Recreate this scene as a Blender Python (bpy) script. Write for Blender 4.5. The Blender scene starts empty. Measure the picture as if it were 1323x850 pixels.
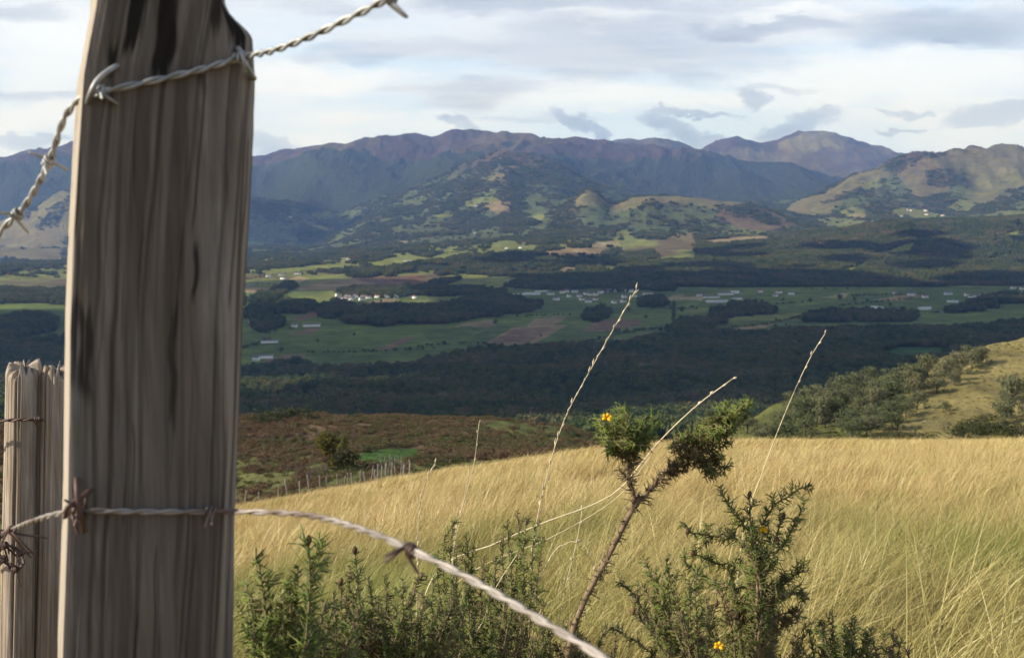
import bpy, math, random
import numpy as np
from mathutils import Vector

# ------------------------------------------------------------------ camera, world, sun, exposure
W0, H0, F = 1323.0, 850.0, 1418.0            # photograph size, focal length in its pixels
CX, CY = W0 / 2, H0 / 2
TH = math.atan(175.0 / F)                    # camera looks down 7 degrees
CT, ST = math.cos(TH), math.sin(TH)
SUN_EL, SUN_BEHIND = math.radians(29), math.radians(15)   # sun on the left, a little behind the camera
SUN = Vector((-math.cos(SUN_BEHIND) * math.cos(SUN_EL), -math.sin(SUN_BEHIND) * math.cos(SUN_EL), math.sin(SUN_EL)))
scene = bpy.context.scene
COL = scene.collection

cam_d = bpy.data.cameras.new('camera')
cam = bpy.data.objects.new('camera', cam_d); COL.objects.link(cam)
cam_d.sensor_width = 36.0; cam_d.lens = 36.0 * F / W0
cam_d.clip_start = 0.02; cam_d.clip_end = 60000
cam.rotation_euler = (math.radians(90) - TH, 0, 0)
cam_d.dof.use_dof = True; cam_d.dof.focus_distance = 2.3; cam_d.dof.aperture_fstop = 13.5
scene.camera = cam

sun_d = bpy.data.lights.new('sun', 'SUN'); sun_d.energy = 5.0; sun_d.angle = math.radians(0.5); sun_d.color = (1.0, 0.93, 0.82)
sun_o = bpy.data.objects.new('sun', sun_d); COL.objects.link(sun_o)
sun_o.rotation_euler = SUN.to_track_quat('Z', 'Y').to_euler()

scene.view_settings.view_transform = 'Standard'; scene.view_settings.look = 'None'
scene.view_settings.exposure = 0.42; scene.view_settings.gamma = 1.0; scene.view_settings.use_curve_mapping = False
scene.render.engine = 'CYCLES'
scene.cycles.use_denoising = True; scene.cycles.use_adaptive_sampling = True; scene.cycles.adaptive_threshold = 0.025
scene.cycles.max_bounces = 5; scene.cycles.diffuse_bounces = 2; scene.cycles.volume_bounces = 0
scene.cycles.transmission_bounces = 3; scene.cycles.transparent_max_bounces = 6


class NT:
    """tiny helper to write node trees"""
    def __init__(self, tree): self.t = tree; tree.nodes.clear()
    def n(self, typ, ins=None, **props):
        nd = self.t.nodes.new(typ)
        for k, v in props.items(): setattr(nd, k, v)
        for k, v in (ins or {}).items():
            s = nd.inputs[k]
            if isinstance(v, bpy.types.NodeSocket): self.t.links.new(v, s)
            else: s.default_value = v
        return nd
    def math(self, op, a, b=0.0, c=None, clamp=False):
        nd = self.n('ShaderNodeMath', {0: a, 1: b}, operation=op, use_clamp=clamp)
        if c is not None: self._set(nd.inputs[2], c)
        return nd.outputs[0]
    def _set(self, s, v):
        if isinstance(v, bpy.types.NodeSocket): self.t.links.new(v, s)
        else: s.default_value = v
    def mix(self, f, a, b, blend='MIX'):
        nd = self.n('ShaderNodeMix', data_type='RGBA', blend_type=blend)
        self._set(nd.inputs[0], f); self._set(nd.inputs[6], c4(a)); self._set(nd.inputs[7], c4(b))
        return nd.outputs[2]
    def ramp(self, f, stops, interp='LINEAR'):
        nd = self.n('ShaderNodeValToRGB', {0: f}); r = nd.color_ramp; r.interpolation = interp
        while len(r.elements) < len(stops): r.elements.new(0.5)
        for e, (p, c) in zip(r.elements, stops):
            e.position = p; e.color = c4(c) if not isinstance(c, (int, float)) else (c, c, c, 1)
        return nd.outputs[0]
    def map(self, v, a, b, c=0.0, d=1.0, smooth=True):
        nd = self.n('ShaderNodeMapRange', {0: v, 1: a, 2: b, 3: c, 4: d}, interpolation_type='SMOOTHSTEP' if smooth else 'LINEAR')
        return nd.outputs[0]
    def noise(self, vec, scale, detail=4, rough=0.55, dist=0.0, out=0):
        nd = self.n('ShaderNodeTexNoise', {'Scale': scale, 'Detail': detail, 'Roughness': rough, 'Distortion': dist})
        if vec is not None: self.t.links.new(vec, nd.inputs['Vector'])
        return nd.outputs[out]
    def combine(self, x, y, z):
        nd = self.n('ShaderNodeCombineXYZ'); [self._set(nd.inputs[i], v) for i, v in enumerate((x, y, z))]
        return nd.outputs[0]
    def scalev(self, vec, s):
        nd = self.n('ShaderNodeVectorMath', {0: vec, 1: s}, operation='MULTIPLY'); return nd.outputs[0]


def c4(c):
    if isinstance(c, bpy.types.NodeSocket): return c
    return tuple(c) + (1.0,) if len(c) == 3 else tuple(c)


def px_dir(px, py):
    a, b = (px - CX) / F, (CY - py) / F
    yc = CT + b * ST; zc = -ST + b * CT
    return a / yc, zc / yc                    # slopes x/y and z/y of the line of sight


def unp(px, py, y):
    """point on the line of sight of a photo pixel at forward distance y"""
    u, v = px_dir(px, py)
    return Vector((u * y, y, v * y))


# world: Nishita sky with a broken, layered cloud cover
world = bpy.data.worlds.new('World'); scene.world = world; world.use_nodes = True
def build_world():
    T = NT(world.node_tree)
    STR = 0.10
    sky = T.n('ShaderNodeTexSky', sky_type='NISHITA', sun_disc=False)
    sky.sun_elevation = SUN_EL; sky.sun_rotation = math.atan2(SUN.x, SUN.y); sky.air_density = 1.0; sky.dust_density = 1.5
    co = T.n('ShaderNodeTexCoord').outputs['Generated']
    sep = T.n('ShaderNodeSeparateXYZ', {0: co})
    x, y, z = sep.outputs
    zz = T.math('ADD', T.math('MAXIMUM', z, 0.0), 0.075)
    pl = T.combine(T.math('DIVIDE', x, zz), T.math('DIVIDE', y, zz), 0.0)      # a flat layer overhead
    warp = T.noise(T.scalev(pl, (0.5, 0.8, 1)), 1.0, 4, 0.5, out=1)
    plw = T.n('ShaderNodeVectorMath', {0: pl, 1: T.scalev(warp, (0.7, 0.7, 0))}, operation='ADD').outputs[0]
    n1 = T.noise(T.scalev(plw, (0.34, 0.62, 1)), 1.0, 9, 0.6)
    n2 = T.noise(T.scalev(plw, (0.8, 1.5, 1)), 1.0, 9, 0.62)
    n3 = T.noise(T.scalev(co, (4.0, 4.0, 16.0)), 1.0, 8, 0.6)
    # pale veil over the blue, bright near the horizon
    veil = T.mix(T.map(z, 0.0, 0.45), (0.62, 0.75, 0.92), (0.46, 0.60, 0.84))
    veil = T.mix(T.map(n3, 0.42, 0.68), veil, (0.80, 0.84, 0.90))
    lay = T.math('ADD', T.math('MULTIPLY', n1, 0.62), T.math('MULTIPLY', n2, 0.38))
    cover = T.map(T.math('ADD', lay, T.map(z, 0.015, 0.17, -0.12, 0.045)), 0.44, 0.55)
    thick = T.map(T.math('ADD', lay, T.map(z, 0.02, 0.2, -0.07, 0.02)), 0.48, 0.68)
    ccol = T.mix(thick, (0.70, 0.755, 0.86), (0.33, 0.39, 0.52))
    col = T.mix(T.math('MULTIPLY', cover, 0.92), veil, ccol)
    uu = T.math('DIVIDE', x, T.math('MAXIMUM', y, 0.05)); vv = T.math('DIVIDE', z, T.math('MAXIMUM', y, 0.05))
    uv = T.combine(uu, vv, 0.0)
    def blobs(spec, nz, au, av, d0, d1):
        total = None
        for (px, py, w, h, sl, k) in spec:
            u0, v0 = px_dir(px, py)
            du = T.math('SUBTRACT', uu, u0); dv = T.math('ADD', T.math('SUBTRACT', vv, v0), T.math('MULTIPLY', du, sl))
            du = T.math('ADD', du, T.math('MULTIPLY', T.math('SUBTRACT', nz.outputs[0], 0.5), au))
            dv = T.math('ADD', dv, T.math('MULTIPLY', T.math('SUBTRACT', nz.outputs[1], 0.5), av))
            d = T.math('ADD', T.math('POWER', T.math('ABSOLUTE', T.math('DIVIDE', du, w / F)), 2.0), T.math('POWER', T.math('ABSOLUTE', T.math('DIVIDE', dv, h / F)), 2.0))
            m = T.map(d, d0, d1, 0.0, k)
            total = m if total is None else T.math('MAXIMUM', total, m)
        return T.math('MULTIPLY', total, T.map(y, 0.05, 0.1))
    ns = T.n('ShaderNodeSeparateXYZ', {0: T.noise(T.scalev(uv, (7, 22, 1)), 1.0, 9, 0.62, out=1)})
    white = blobs([(1180, 100, 230, 34, 0.0, .8), (400, 100, 120, 22, 0, .8), (880, 122, 200, 14, 0, .6), (60, 60, 90, 60, 0, .7), (60, 150, 90, 20, 0, .9), (780, 22, 60, 14, 0, .5), (1040, 14, 60, 10, 0, .8), (500, 160, 150, 14, 0, .5)], ns, 0.16, 0.07, 1.6, 0.1)
    col = T.mix(white, col, (0.84, 0.87, 0.92))
    grey = blobs([(680, 6, 160, 13, 0, .85), (780, 62, 230, 34, 0.0, .62), (995, 36, 110, 11, 0.0, .9), (1210, 32, 150, 30, 0, .75), (1215, 56, 40, 8, 0, .8), (612, 124, 75, 16, -0.1, .6), (510, 58, 100, 15, -.1, .55), (450, 8, 70, 12, 0, .5), (860, 84, 100, 14, .1, .6), (60, 118, 80, 8, 0, .6), (1000, 110, 60, 4, 0, .4), (690, 150, 90, 4, 0, .35), (20, 20, 60, 14, 0, .5)], ns, 0.14, 0.06, 1.7, 0.05)
    col = T.mix(grey, col, T.mix(T.map(n2, 0.35, 0.65), (0.30, 0.365, 0.50), (0.52, 0.58, 0.70)))
    # small ragged clouds low over the far mountains, each at its own bearing
    nb = T.noise(T.scalev(uv, (26, 44, 1)), 1.0, 7, 0.6, out=1)
    nbs = T.n('ShaderNodeSeparateXYZ', {0: nb})
    total = None
    for (px, py, w, h, sl) in [(590, 153, 26, 7, 0.25), (610, 163, 16, 6, 0.3), (742, 153, 30, 9, 0.35), (775, 172, 15, 10, 0.8),
                               (862, 162, 42, 14, 0.3), (905, 178, 50, 10, 0.1), (967, 131, 21, 15, 0), (1030, 164, 46, 14, -0.25),
                               (1058, 150, 16, 14, 0), (1285, 146, 76, 13, -0.22), (1160, 168, 30, 4, 0), (362, 192, 46, 18, 0.25),
                               (40, 182, 60, 8, 0), (1180, 145, 30, 4, 0), (1010, 183, 30, 6, 0), (890, 147, 60, 4, 0.1)]:
        u0, v0 = px_dir(px, py)
        du = T.math('SUBTRACT', uu, u0); dv = T.math('ADD', T.math('SUBTRACT', vv, v0), T.math('MULTIPLY', du, sl))
        du = T.math('ADD', du, T.math('MULTIPLY', T.math('SUBTRACT', nbs.outputs[0], 0.5), 0.07))
        dv = T.math('ADD', dv, T.math('MULTIPLY', T.math('SUBTRACT', nbs.outputs[1], 0.5), 0.034))
        d = T.math('ADD', T.math('POWER', T.math('ABSOLUTE', T.math('DIVIDE', du, w / F)), 2.0), T.math('POWER', T.math('ABSOLUTE', T.math('DIVIDE', dv, h / F)), 2.0))
        m = T.map(d, 1.5, 0.25)
        total = m if total is None else T.math('MAXIMUM', total, m)
    total = T.math('MULTIPLY', total, T.map(y, 0.05, 0.1))
    col = T.mix(T.math('MULTIPLY', total, 0.78), col, T.mix(T.map(n3, 0.4, 0.62), (0.26, 0.33, 0.49), (0.48, 0.55, 0.68)))
    sc = T.n('ShaderNodeVectorMath', {0: col, 1: (1 / STR,) * 3}, operation='MULTIPLY').outputs[0]
    fin = T.mix(T.map(z, 0.12, 0.65, 0.96, 0.25), sky.outputs[0], sc)
    bg = T.n('ShaderNodeBackground', {0: fin, 1: STR})
    out = T.n('ShaderNodeOutputWorld', {0: bg.outputs[0]})
build_world()

# ------------------------------------------------------------------ helpers
RNG = np.random.default_rng(7); random.seed(7)

def tag(o, label=None, cat=None, group=None, kind=None):
    if label: o['label'] = label
    if cat: o['category'] = cat
    if group: o['group'] = group
    if kind: o['kind'] = kind
    return o

def empty(name, loc=(0, 0, 0), rz=0.0, scale=(1, 1, 1)):
    o = bpy.data.objects.new(name, None); COL.objects.link(o)
    o.location = loc; o.rotation_euler = (0, 0, rz); o.scale = scale; o.empty_display_size = 0.1
    return o

def link(name, me, parent=None, coll=None):
    o = bpy.data.objects.new(name, me); (coll or COL).objects.link(o)
    if parent is not None: o.parent = parent
    return o

def np_mesh(name, V, Q=None, Tq=None, mat=None, smooth=False, attrs=None):
    """mesh from arrays of quads and triangles"""
    me = bpy.data.meshes.new(name); V = np.asarray(V, np.float32)
    me.vertices.add(len(V)); me.vertices.foreach_set('co', V.ravel())
    li, ls = [], []; off = 0
    for A, k in ((Q, 4), (Tq, 3)):
        if A is None or len(A) == 0: continue
        A = np.asarray(A, np.int32); li.append(A.ravel()); ls.append(off + np.arange(len(A)) * k); off += A.size
    li = np.concatenate(li); ls = np.concatenate(ls)
    me.loops.add(len(li)); me.loops.foreach_set('vertex_index', li)
    me.polygons.add(len(ls)); me.polygons.foreach_set('loop_start', ls.astype(np.int32))
    me.update(calc_edges=True); me.validate()
    for k, a in (attrs or {}).items():
        a = np.asarray(a, np.float32)
        if a.ndim == 1: me.attributes.new(k, 'FLOAT', 'POINT').data.foreach_set('value', a)
        else:
            a4 = np.ones((len(a), 4), np.float32); a4[:, :3] = a
            me.attributes.new(k, 'FLOAT_COLOR', 'POINT').data.foreach_set('color', a4.ravel())
    if smooth: me.polygons.foreach_set('use_smooth', np.ones(len(ls), bool))
    if mat: me.materials.append(mat)
    return me

class MB:
    """collects points and faces of one mesh, with up to two floats for each point"""
    def __init__(self): self.V, self.Q, self.T, self.A, self.B, self.n = [], [], [], [], [], 0
    def add(self, V, Q=(), T=(), a=0.0, b=0.0):
        V = np.asarray(V, float).reshape(-1, 3)
        if len(Q): self.Q.append(np.asarray(Q, np.int64) + self.n)
        if len(T): self.T.append(np.asarray(T, np.int64) + self.n)
        self.V.append(V); self.A.append(np.broadcast_to(np.asarray(a, float), (len(V),))); self.B.append(np.broadcast_to(np.asarray(b, float), (len(V),)))
        self.n += len(V)
    def box(self, x0, x1, y0, y1, z0, z1, a=0.0):
        V = [(x, y, z) for x in (x0, x1) for y in (y0, y1) for z in (z0, z1)]
        self.add(V, [(0, 1, 3, 2), (4, 6, 7, 5), (0, 4, 5, 1), (2, 3, 7, 6), (0, 2, 6, 4), (1, 5, 7, 3)], a=a)
    def tube(self, P, R, k=6, a=0.0, b=0.0, cap=True):
        P = np.asarray(P, float); m = len(P); R = np.broadcast_to(np.asarray(R, float), (m,))
        Tn = np.gradient(P, axis=0); Tn /= np.linalg.norm(Tn, axis=1)[:, None] + 1e-12
        ref = np.array([0.13, 0.31, 0.94]) if abs(Tn[0][2]) < 0.9 else np.array([0.95, 0.21, 0.1])
        N = np.zeros_like(P); prev = ref
        for i in range(m):
            v = prev - Tn[i] * prev.dot(Tn[i]); v /= np.linalg.norm(v) + 1e-12; N[i] = v; prev = v
        Bn = np.cross(Tn, N); an = np.arange(k) * 2 * np.pi / k
        V = (P[:, None] + R[:, None, None] * (np.cos(an)[None, :, None] * N[:, None] + np.sin(an)[None, :, None] * Bn[:, None])).reshape(-1, 3)
        i = np.arange(m - 1)[:, None] * k; j = np.arange(k)[None]
        Q = np.stack([i + j, i + (j + 1) % k, i + k + (j + 1) % k, i + k + j], -1).reshape(-1, 4)
        Tt = []
        if cap:
            V = np.vstack([V, P[0], P[-1]]); c0, c1 = m * k, m * k + 1
            for q in range(k): Tt += [(c0, (q + 1) % k, q), (c1, (m - 1) * k + q, (m - 1) * k + (q + 1) % k)]
        aa = np.repeat(np.broadcast_to(np.asarray(a, float), (m,)), k); 
        if cap: aa = np.append(aa, [aa[0], aa[-1]])
        self.add(V, Q, Tt, aa, b)
    def mesh(self, name, mat=None, smooth=False):
        return np_mesh(name, np.vstack(self.V), np.vstack(self.Q) if self.Q else None, np.vstack(self.T) if self.T else None, mat, smooth,
                       {'a': np.concatenate(self.A), 'b': np.concatenate(self.B)})

def _hash(ix, iy, seed):
    h = (ix.astype(np.int64) * 374761393 + iy.astype(np.int64) * 668265263 + seed * 1274126177) & 0xFFFFFFFF
    h = ((h ^ (h >> 13)) * 1274126177) & 0xFFFFFFFF
    return ((h ^ (h >> 16)) & 0xFFFFFF) / float(0xFFFFFF)
def vnoise(x, y, seed=0):
    x = np.asarray(x, float); y = np.asarray(y, float)
    ix, iy = np.floor(x), np.floor(y); fx, fy = x - ix, y - iy
    fx = fx * fx * fx * (fx * (fx * 6 - 15) + 10); fy = fy * fy * fy * (fy * (fy * 6 - 15) + 10)
    a, b = _hash(ix, iy, seed), _hash(ix + 1, iy, seed); c, d = _hash(ix, iy + 1, seed), _hash(ix + 1, iy + 1, seed)
    return (a + (b - a) * fx) * (1 - fy) + (c + (d - c) * fx) * fy
def fbm(x, y, seed=0, oct=4, gain=0.5):
    s, a, t = 0.0, 1.0, 0.0
    for o in range(oct):
        s = s + a * vnoise(x * 2 ** o + 17.3 * o, y * 2 ** o - 9.1 * o, seed + o); t += a; a *= gain
    return s / t
def ridged(x, y, seed=0, oct=4):
    s, a, t = 0.0, 1.0, 0.0
    for o in range(oct):
        s = s + a * (1 - np.abs(2 * vnoise(x * 2 ** o, y * 2 ** o, seed + o) - 1)); t += a; a *= 0.5
    return s / t
def sstep(x, a, b):
    t = np.clip((x - a) / (b - a), 0, 1); return t * t * (3 - 2 * t)

def inside(px, py, poly):
    m = np.zeros(px.shape, bool); n = len(poly)
    for i in range(n):
        x0, y0 = poly[i]; x1, y1 = poly[(i + 1) % n]
        if y0 == y1: continue
        c = (y0 > py) != (y1 > py)
        m ^= c & (px < (x1 - x0) * (py - y0) / (y1 - y0) + x0)
    return m

def material(name):
    m = bpy.data.materials.new(name); m.use_nodes = True
    return m, NT(m.node_tree)
def principled(T, base, rough=0.85, normal=None, spec=0.2, **kw):
    b = T.n('ShaderNodeBsdfPrincipled', {'Base Color': c4(base), 'Roughness': rough, 'Specular IOR Level': spec})
    for k, v in kw.items(): T._set(b.inputs[k.replace('_', ' ')], v)
    if normal is not None: T.t.links.new(normal, b.inputs['Normal'])
    T.n('ShaderNodeOutputMaterial', {0: b.outputs[0]})
    return b
def plain(name, col, rough=0.8, var=0.25, scale=3.0, spec=0.2, metallic=0.0):
    m, T = material(name)
    co = T.n('ShaderNodeTexCoord').outputs['Object']
    n = T.noise(co, scale, 5, 0.6)
    dark = tuple(c * (1 - var) for c in col); lite = tuple(min(1, c * (1 + var)) for c in col)
    principled(T, T.mix(T.map(n, 0.3, 0.7), dark, lite), rough, spec=spec, Metallic=metallic)
    return m

# scatter: thousands of copies as ONE object
def scatter(name, P, rot, scl, idx, protos, label, cat, parent=None):
    me = bpy.data.meshes.new(name); P = np.asarray(P, np.float32)
    me.vertices.add(len(P)); me.vertices.foreach_set('co', P.ravel())
    me.attributes.new('rot', 'FLOAT_VECTOR', 'POINT').data.foreach_set('vector', np.asarray(rot, np.float32).ravel())
    me.attributes.new('scl', 'FLOAT_VECTOR', 'POINT').data.foreach_set('vector', np.asarray(scl, np.float32).ravel())
    me.attributes.new('idx', 'INT', 'POINT').data.foreach_set('value', np.asarray(idx, np.int32))
    coll = bpy.data.collections.new(name + '_kinds')
    for i, pm in enumerate(protos): coll.objects.link(bpy.data.objects.new('%s_kind_%02d' % (name, i), pm))
    o = link(name, me, parent)
    g = bpy.data.node_groups.new(name, 'GeometryNodeTree')
    g.interface.new_socket('Geometry', in_out='INPUT', socket_type='NodeSocketGeometry')
    g.interface.new_socket('Geometry', in_out='OUTPUT', socket_type='NodeSocketGeometry')
    T = NT(g); gi = T.n('NodeGroupInput'); go = T.n('NodeGroupOutput')
    ci = T.n('GeometryNodeCollectionInfo', {'Collection': coll, 'Separate Children': True, 'Reset Children': True})
    na = lambda nm, ty: T.n('GeometryNodeInputNamedAttribute', {'Name': nm}, data_type=ty).outputs[0]
    e2r = T.n('FunctionNodeEulerToRotation', {0: na('rot', 'FLOAT_VECTOR')})
    ip = T.n('GeometryNodeInstanceOnPoints', {'Points': gi.outputs[0], 'Instance': ci.outputs[0], 'Pick Instance': True,
             'Instance Index': na('idx', 'INT'), 'Rotation': e2r.outputs[0], 'Scale': na('scl', 'FLOAT_VECTOR')})
    T.t.links.new(ip.outputs[0], go.inputs[0])
    md = o.modifiers.new('scatter', 'NODES'); md.node_group = g
    tag(o, label, cat, kind='stuff')
    return o

# ------------------------------------------------------------------ terrain
def meadow_e(u):
    k = np.array([px_dir(p, 600)[0] for p in (-600, 0, 310, 430, 560, 690, 790, 900)])
    return np.interp(u, k, [0.16, 0.10, 0.062, 0.046, 0.030, 0.0155, 0.006, 0])
def meadow_z(x, y):
    """convex hay meadow falling away from the camera"""
    x = np.asarray(x, float); y = np.asarray(y, float)
    yp = np.maximum(y, 0)
    z = -1.38 - 0.2035 * y - 1.5e-4 * yp * yp * np.where(y < 95, 1, 1) - yp * meadow_e(x / np.maximum(yp, 1.0)) * sstep(yp, 0, 12)
    z = z + 0.34 * (fbm(x * 0.45, y * 0.34, 3, 3) - 0.5) * sstep(yp, 2, 8) + 0.55 * (fbm(x * 0.04, y * 0.04, 5, 2) - 0.5) * sstep(yp, 10, 60)
    z = z - 0.002 * np.maximum(yp - 95, 0) ** 2
    return z

# lines of equal "layer", front to back: (photo x, photo y, distance)
LINES = [
 [(-900, 690, 135), (0, 690, 135), (300, 668, 132), (430, 650, 132), (560, 626, 132), (700, 606, 132), (900, 606, 132), (1323, 606, 132), (2200, 606, 132)],
 [(-900, 650, 195), (0, 645, 195), (300, 628, 195), (420, 610, 195), (500, 602, 195), (560, 603, 195), (640, 596, 195), (720, 592, 190), (800, 612, 190), (900, 615, 190), (960, 606, 195), (1100, 598, 200), (1323, 592, 205), (2200, 590, 205)],
 [(-900, 600, 245), (0, 595, 245), (300, 590, 245), (420, 577, 245), (520, 578, 245), (640, 577, 245), (720, 575, 245), (800, 596, 245), (900, 600, 245), (960, 578, 255), (1060, 556, 265), (1160, 548, 270), (1323, 530, 280), (2200, 520, 280)],
 [(-900, 550, 320), (0, 552, 320), (300, 546, 320), (420, 541, 320), (520, 541, 320), (640, 546, 320), (720, 553, 315), (770, 570, 310), (850, 592, 310), (930, 576, 320), (965, 548, 330), (1000, 524, 340), (1060, 509, 350), (1130, 494, 360), (1200, 472, 375), (1260, 457, 385), (1323, 443, 400), (1500, 395, 420), (2200, 330, 440)],
 [(-900, 578, 600), (700, 580, 600), (950, 580, 600), (1100, 560, 620), (1323, 545, 640), (1600, 520, 640), (2200, 480, 640)],
 [(-900, 560, 900), (300, 558, 900), (420, 562, 900), (560, 562, 900), (760, 566, 900), (900, 566, 900), (1323, 560, 900), (2200, 540, 900)],
 [(-900, 520, 1300), (300, 520, 1300), (420, 512, 1300), (520, 522, 1300), (640, 517, 1300), (800, 516, 1300), (1000, 517, 1300), (1323, 514, 1300), (2200, 505, 1300)],
 [(-900, 488, 1750), (300, 492, 1750), (430, 492, 1750), (560, 487, 1730), (700, 478, 1720), (900, 474, 1700), (1100, 472, 1700), (1140, 470, 1700), (1200, 468, 1720), (1323, 474, 1750), (2200, 470, 1750)],
 [(-900, 472, 1990), (300, 474, 1990), (560, 470, 1990), (700, 456, 1990), (900, 454, 1990), (1140, 455, 1930), (1200, 450, 1960), (1323, 456, 1990), (2200, 455, 1990)],
 [(-900, 419, 2600), (300, 420, 2600), (700, 419, 2600), (1000, 419, 2600), (1323, 419, 2600), (2200, 419, 2600)],
 [(-900, 372, 3700), (300, 373, 3700), (560, 373, 3700), (700, 372, 3700), (1000, 371, 3700), (1323, 371, 3700), (2200, 371, 3700)],
 [(-900, 350, 4500), (300, 352, 4500), (430, 350, 4500), (560, 344, 4500), (700, 345, 4500), (800, 347, 4500), (900, 345, 4500), (1000, 342, 4500), (1323, 338, 4500), (2200, 335, 4500)],
 [(-900, 340, 5300), (0, 342, 5300), (300, 340, 5300), (430, 335, 5300), (560, 325, 5300), (640, 321, 5300), (760, 316, 5500), (800, 322, 5500), (870, 316, 5500), (960, 311, 5600), (1040, 302, 5600), (1090, 297, 5600), (1150, 288, 5600), (1230, 284, 5600), (1323, 279, 5600), (2200, 270, 5600)],
 [(-900, 335, 6400), (0, 338, 6400), (300, 333, 6400), (430, 327, 6400), (560, 313, 6400), (700, 300, 6400), (800, 298, 6400), (900, 301, 6400), (1000, 301, 6400), (1100, 297, 6500), (1200, 291, 6500), (1323, 285, 6500), (2200, 280, 6500)],
 [(-900, 320, 7300), (0, 322, 7300), (300, 325, 7300), (400, 324, 7300), (440, 315, 7300), (500, 298, 7300), (600, 284, 7300), (690, 273, 7300), (730, 262, 7300), (748, 247, 7300), (758, 242, 7300), (772, 247, 7300), (788, 262, 7300), (800, 263, 7300), (815, 256, 7300), (838, 250, 7300), (870, 252, 7300), (910, 257, 7300), (960, 264, 7300), (1000, 276, 7300), (1040, 288, 7300), (1080, 284, 7300), (1130, 276, 7300), (1200, 276, 7300), (1323, 268, 7300), (2200, 250, 7300)],
 [(-900, 300, 8200), (0, 330, 8200), (80, 322, 8200), (330, 322, 8200), (400, 325, 8200), (432, 308, 8200), (500, 276, 8200), (560, 258, 8200), (600, 246, 8200), (650, 235, 8200), (700, 243, 8200), (760, 264, 8200), (900, 272, 8200), (1000, 278, 8200), (1050, 262, 8200), (1110, 248, 8100), (1150, 252, 8000), (1200, 240, 8200), (1260, 246, 8200), (1323, 232, 8200), (2200, 220, 8200)],
 [(-900, 270, 9100), (0, 290, 9100), (40, 265, 9100), (85, 242, 9100), (150, 236, 9100), (250, 244, 9100), (328, 256, 9100), (380, 271, 9100), (424, 288, 9100), (440, 294, 9100), (500, 264, 9100), (560, 240, 9100), (600, 228, 9100), (640, 216, 9100), (662, 213, 9100), (690, 218, 9100), (730, 230, 9100), (780, 250, 9100), (900, 268, 9100), (1000, 275, 9100), (1030, 255, 9100), (1060, 238, 9100), (1110, 220, 9100), (1150, 212, 9100), (1190, 205, 9100), (1210, 201, 9100), (1230, 197, 9100), (1290, 190, 9100), (1323, 188, 9100), (1500, 180, 9100), (2200, 190, 9100)],
 [(-900, 280, 9800), (0, 285, 9800), (200, 268, 9800), (330, 266, 9800), (430, 270, 9800), (500, 250, 9800), (560, 228, 9800), (600, 217, 9800), (650, 207, 9800), (700, 212, 9800), (760, 233, 9800), (830, 250, 9800), (900, 258, 9800), (1000, 262, 9800), (1100, 240, 9800), (1200, 225, 9800), (1323, 215, 9800), (2200, 215, 9800)],
 [(-900, 260, 10600), (0, 240, 10600), (100, 232, 10600), (200, 232, 10600), (330, 252, 10600), (360, 246, 10600), (385, 233, 10600), (410, 222, 10600), (432, 217, 10600), (470, 221, 10600), (520, 228, 10600), (560, 218, 10600), (600, 203, 10600), (650, 195, 10600), (700, 203, 10600), (760, 222, 10600), (820, 226, 10600), (900, 236, 10600), (1000, 248, 10600), (1100, 238, 10600), (1323, 215, 10600), (2200, 215, 10600)],
 [(-900, 225, 12500), (0, 207, 12500), (30, 200, 12500), (60, 194, 12500), (85, 189, 12500), (150, 188, 12500), (250, 198, 12500), (330, 207, 12500), (365, 203, 12500), (400, 195, 12500), (430, 184, 12500), (460, 177, 12500), (500, 174, 12500), (548, 176, 12500), (562, 181, 12500), (600, 174, 12500), (622, 168, 12500), (650, 165, 12500), (690, 169, 12500), (720, 178, 12500), (750, 184, 12500), (790, 188, 12500), (820, 191, 12500), (907, 201, 12500), (972, 211, 12500), (1030, 219, 12500), (1063, 230, 12500), (1120, 240, 12500), (1323, 235, 12500), (2200, 230, 12500)],
 [(-900, 240, 13600), (600, 220, 13600), (800, 214, 13600), (1000, 226, 13600), (1323, 226, 13600), (2200, 230, 13600)],
 [(-900, 260, 15500), (600, 220, 15500), (740, 190, 15500), (775, 187, 15500), (788, 182, 15500), (800, 183, 15500), (822, 187, 15500), (845, 184, 15500), (880, 187, 15500), (905, 195, 15500), (920, 186, 15500), (945, 180, 15500), (965, 182, 15500), (985, 188, 15500), (1000, 186, 15500), (1018, 180, 15500), (1034, 173, 15500), (1053, 169, 15500), (1070, 171, 15500), (1086, 178, 15500), (1120, 184, 15500), (1160, 194, 15500), (1190, 203, 15500), (1230, 206, 15500), (1290, 212, 15500), (1500, 220, 15500), (2200, 240, 15500)],
 [(-900, 275, 17500), (2200, 275, 17500)],
]
ROWS = [26, 26, 34, 8, 8, 16, 16, 14, 24, 26, 18, 22, 14, 22, 22, 18, 8, 22, 30, 8, 22, 6]

colpx = np.concatenate([np.linspace(-2600, -70, 50)[:-1], np.linspace(-70, 1393, 980), np.linspace(1393, 3900, 50)[1:]])
ucol = (colpx - CX) / F
knotY, knotZ = [], []
for L in LINES:
    uv = np.array([px_dir(p, q) for p, q, _ in L]); d = np.array([q[2] for q in L])
    vv = np.interp(ucol, uv[:, 0], uv[:, 1]); dd = np.interp(ucol, uv[:, 0], d)
    knotY.append(dd); knotZ.append(vv * dd)
KY, KZ = np.array(knotY), np.array(knotZ)
KZ[0] = meadow_z(ucol * 128, np.full_like(ucol, 128.0)) - 0.6; KY[0] = 128.0
def smooth_cols(A, w):
    k = np.hanning(2 * w + 3); k /= k.sum()
    return np.apply_along_axis(lambda r: np.convolve(np.pad(r, w + 1, mode='edge'), k, mode='valid'), 1, A)
KZs = smooth_cols(KZ, 5); KZ[1:] = KZs[1:]; KY = smooth_cols(KY, 5)
h = np.diff(KY, axis=0); dl = np.diff(KZ, axis=0) / h
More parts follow.
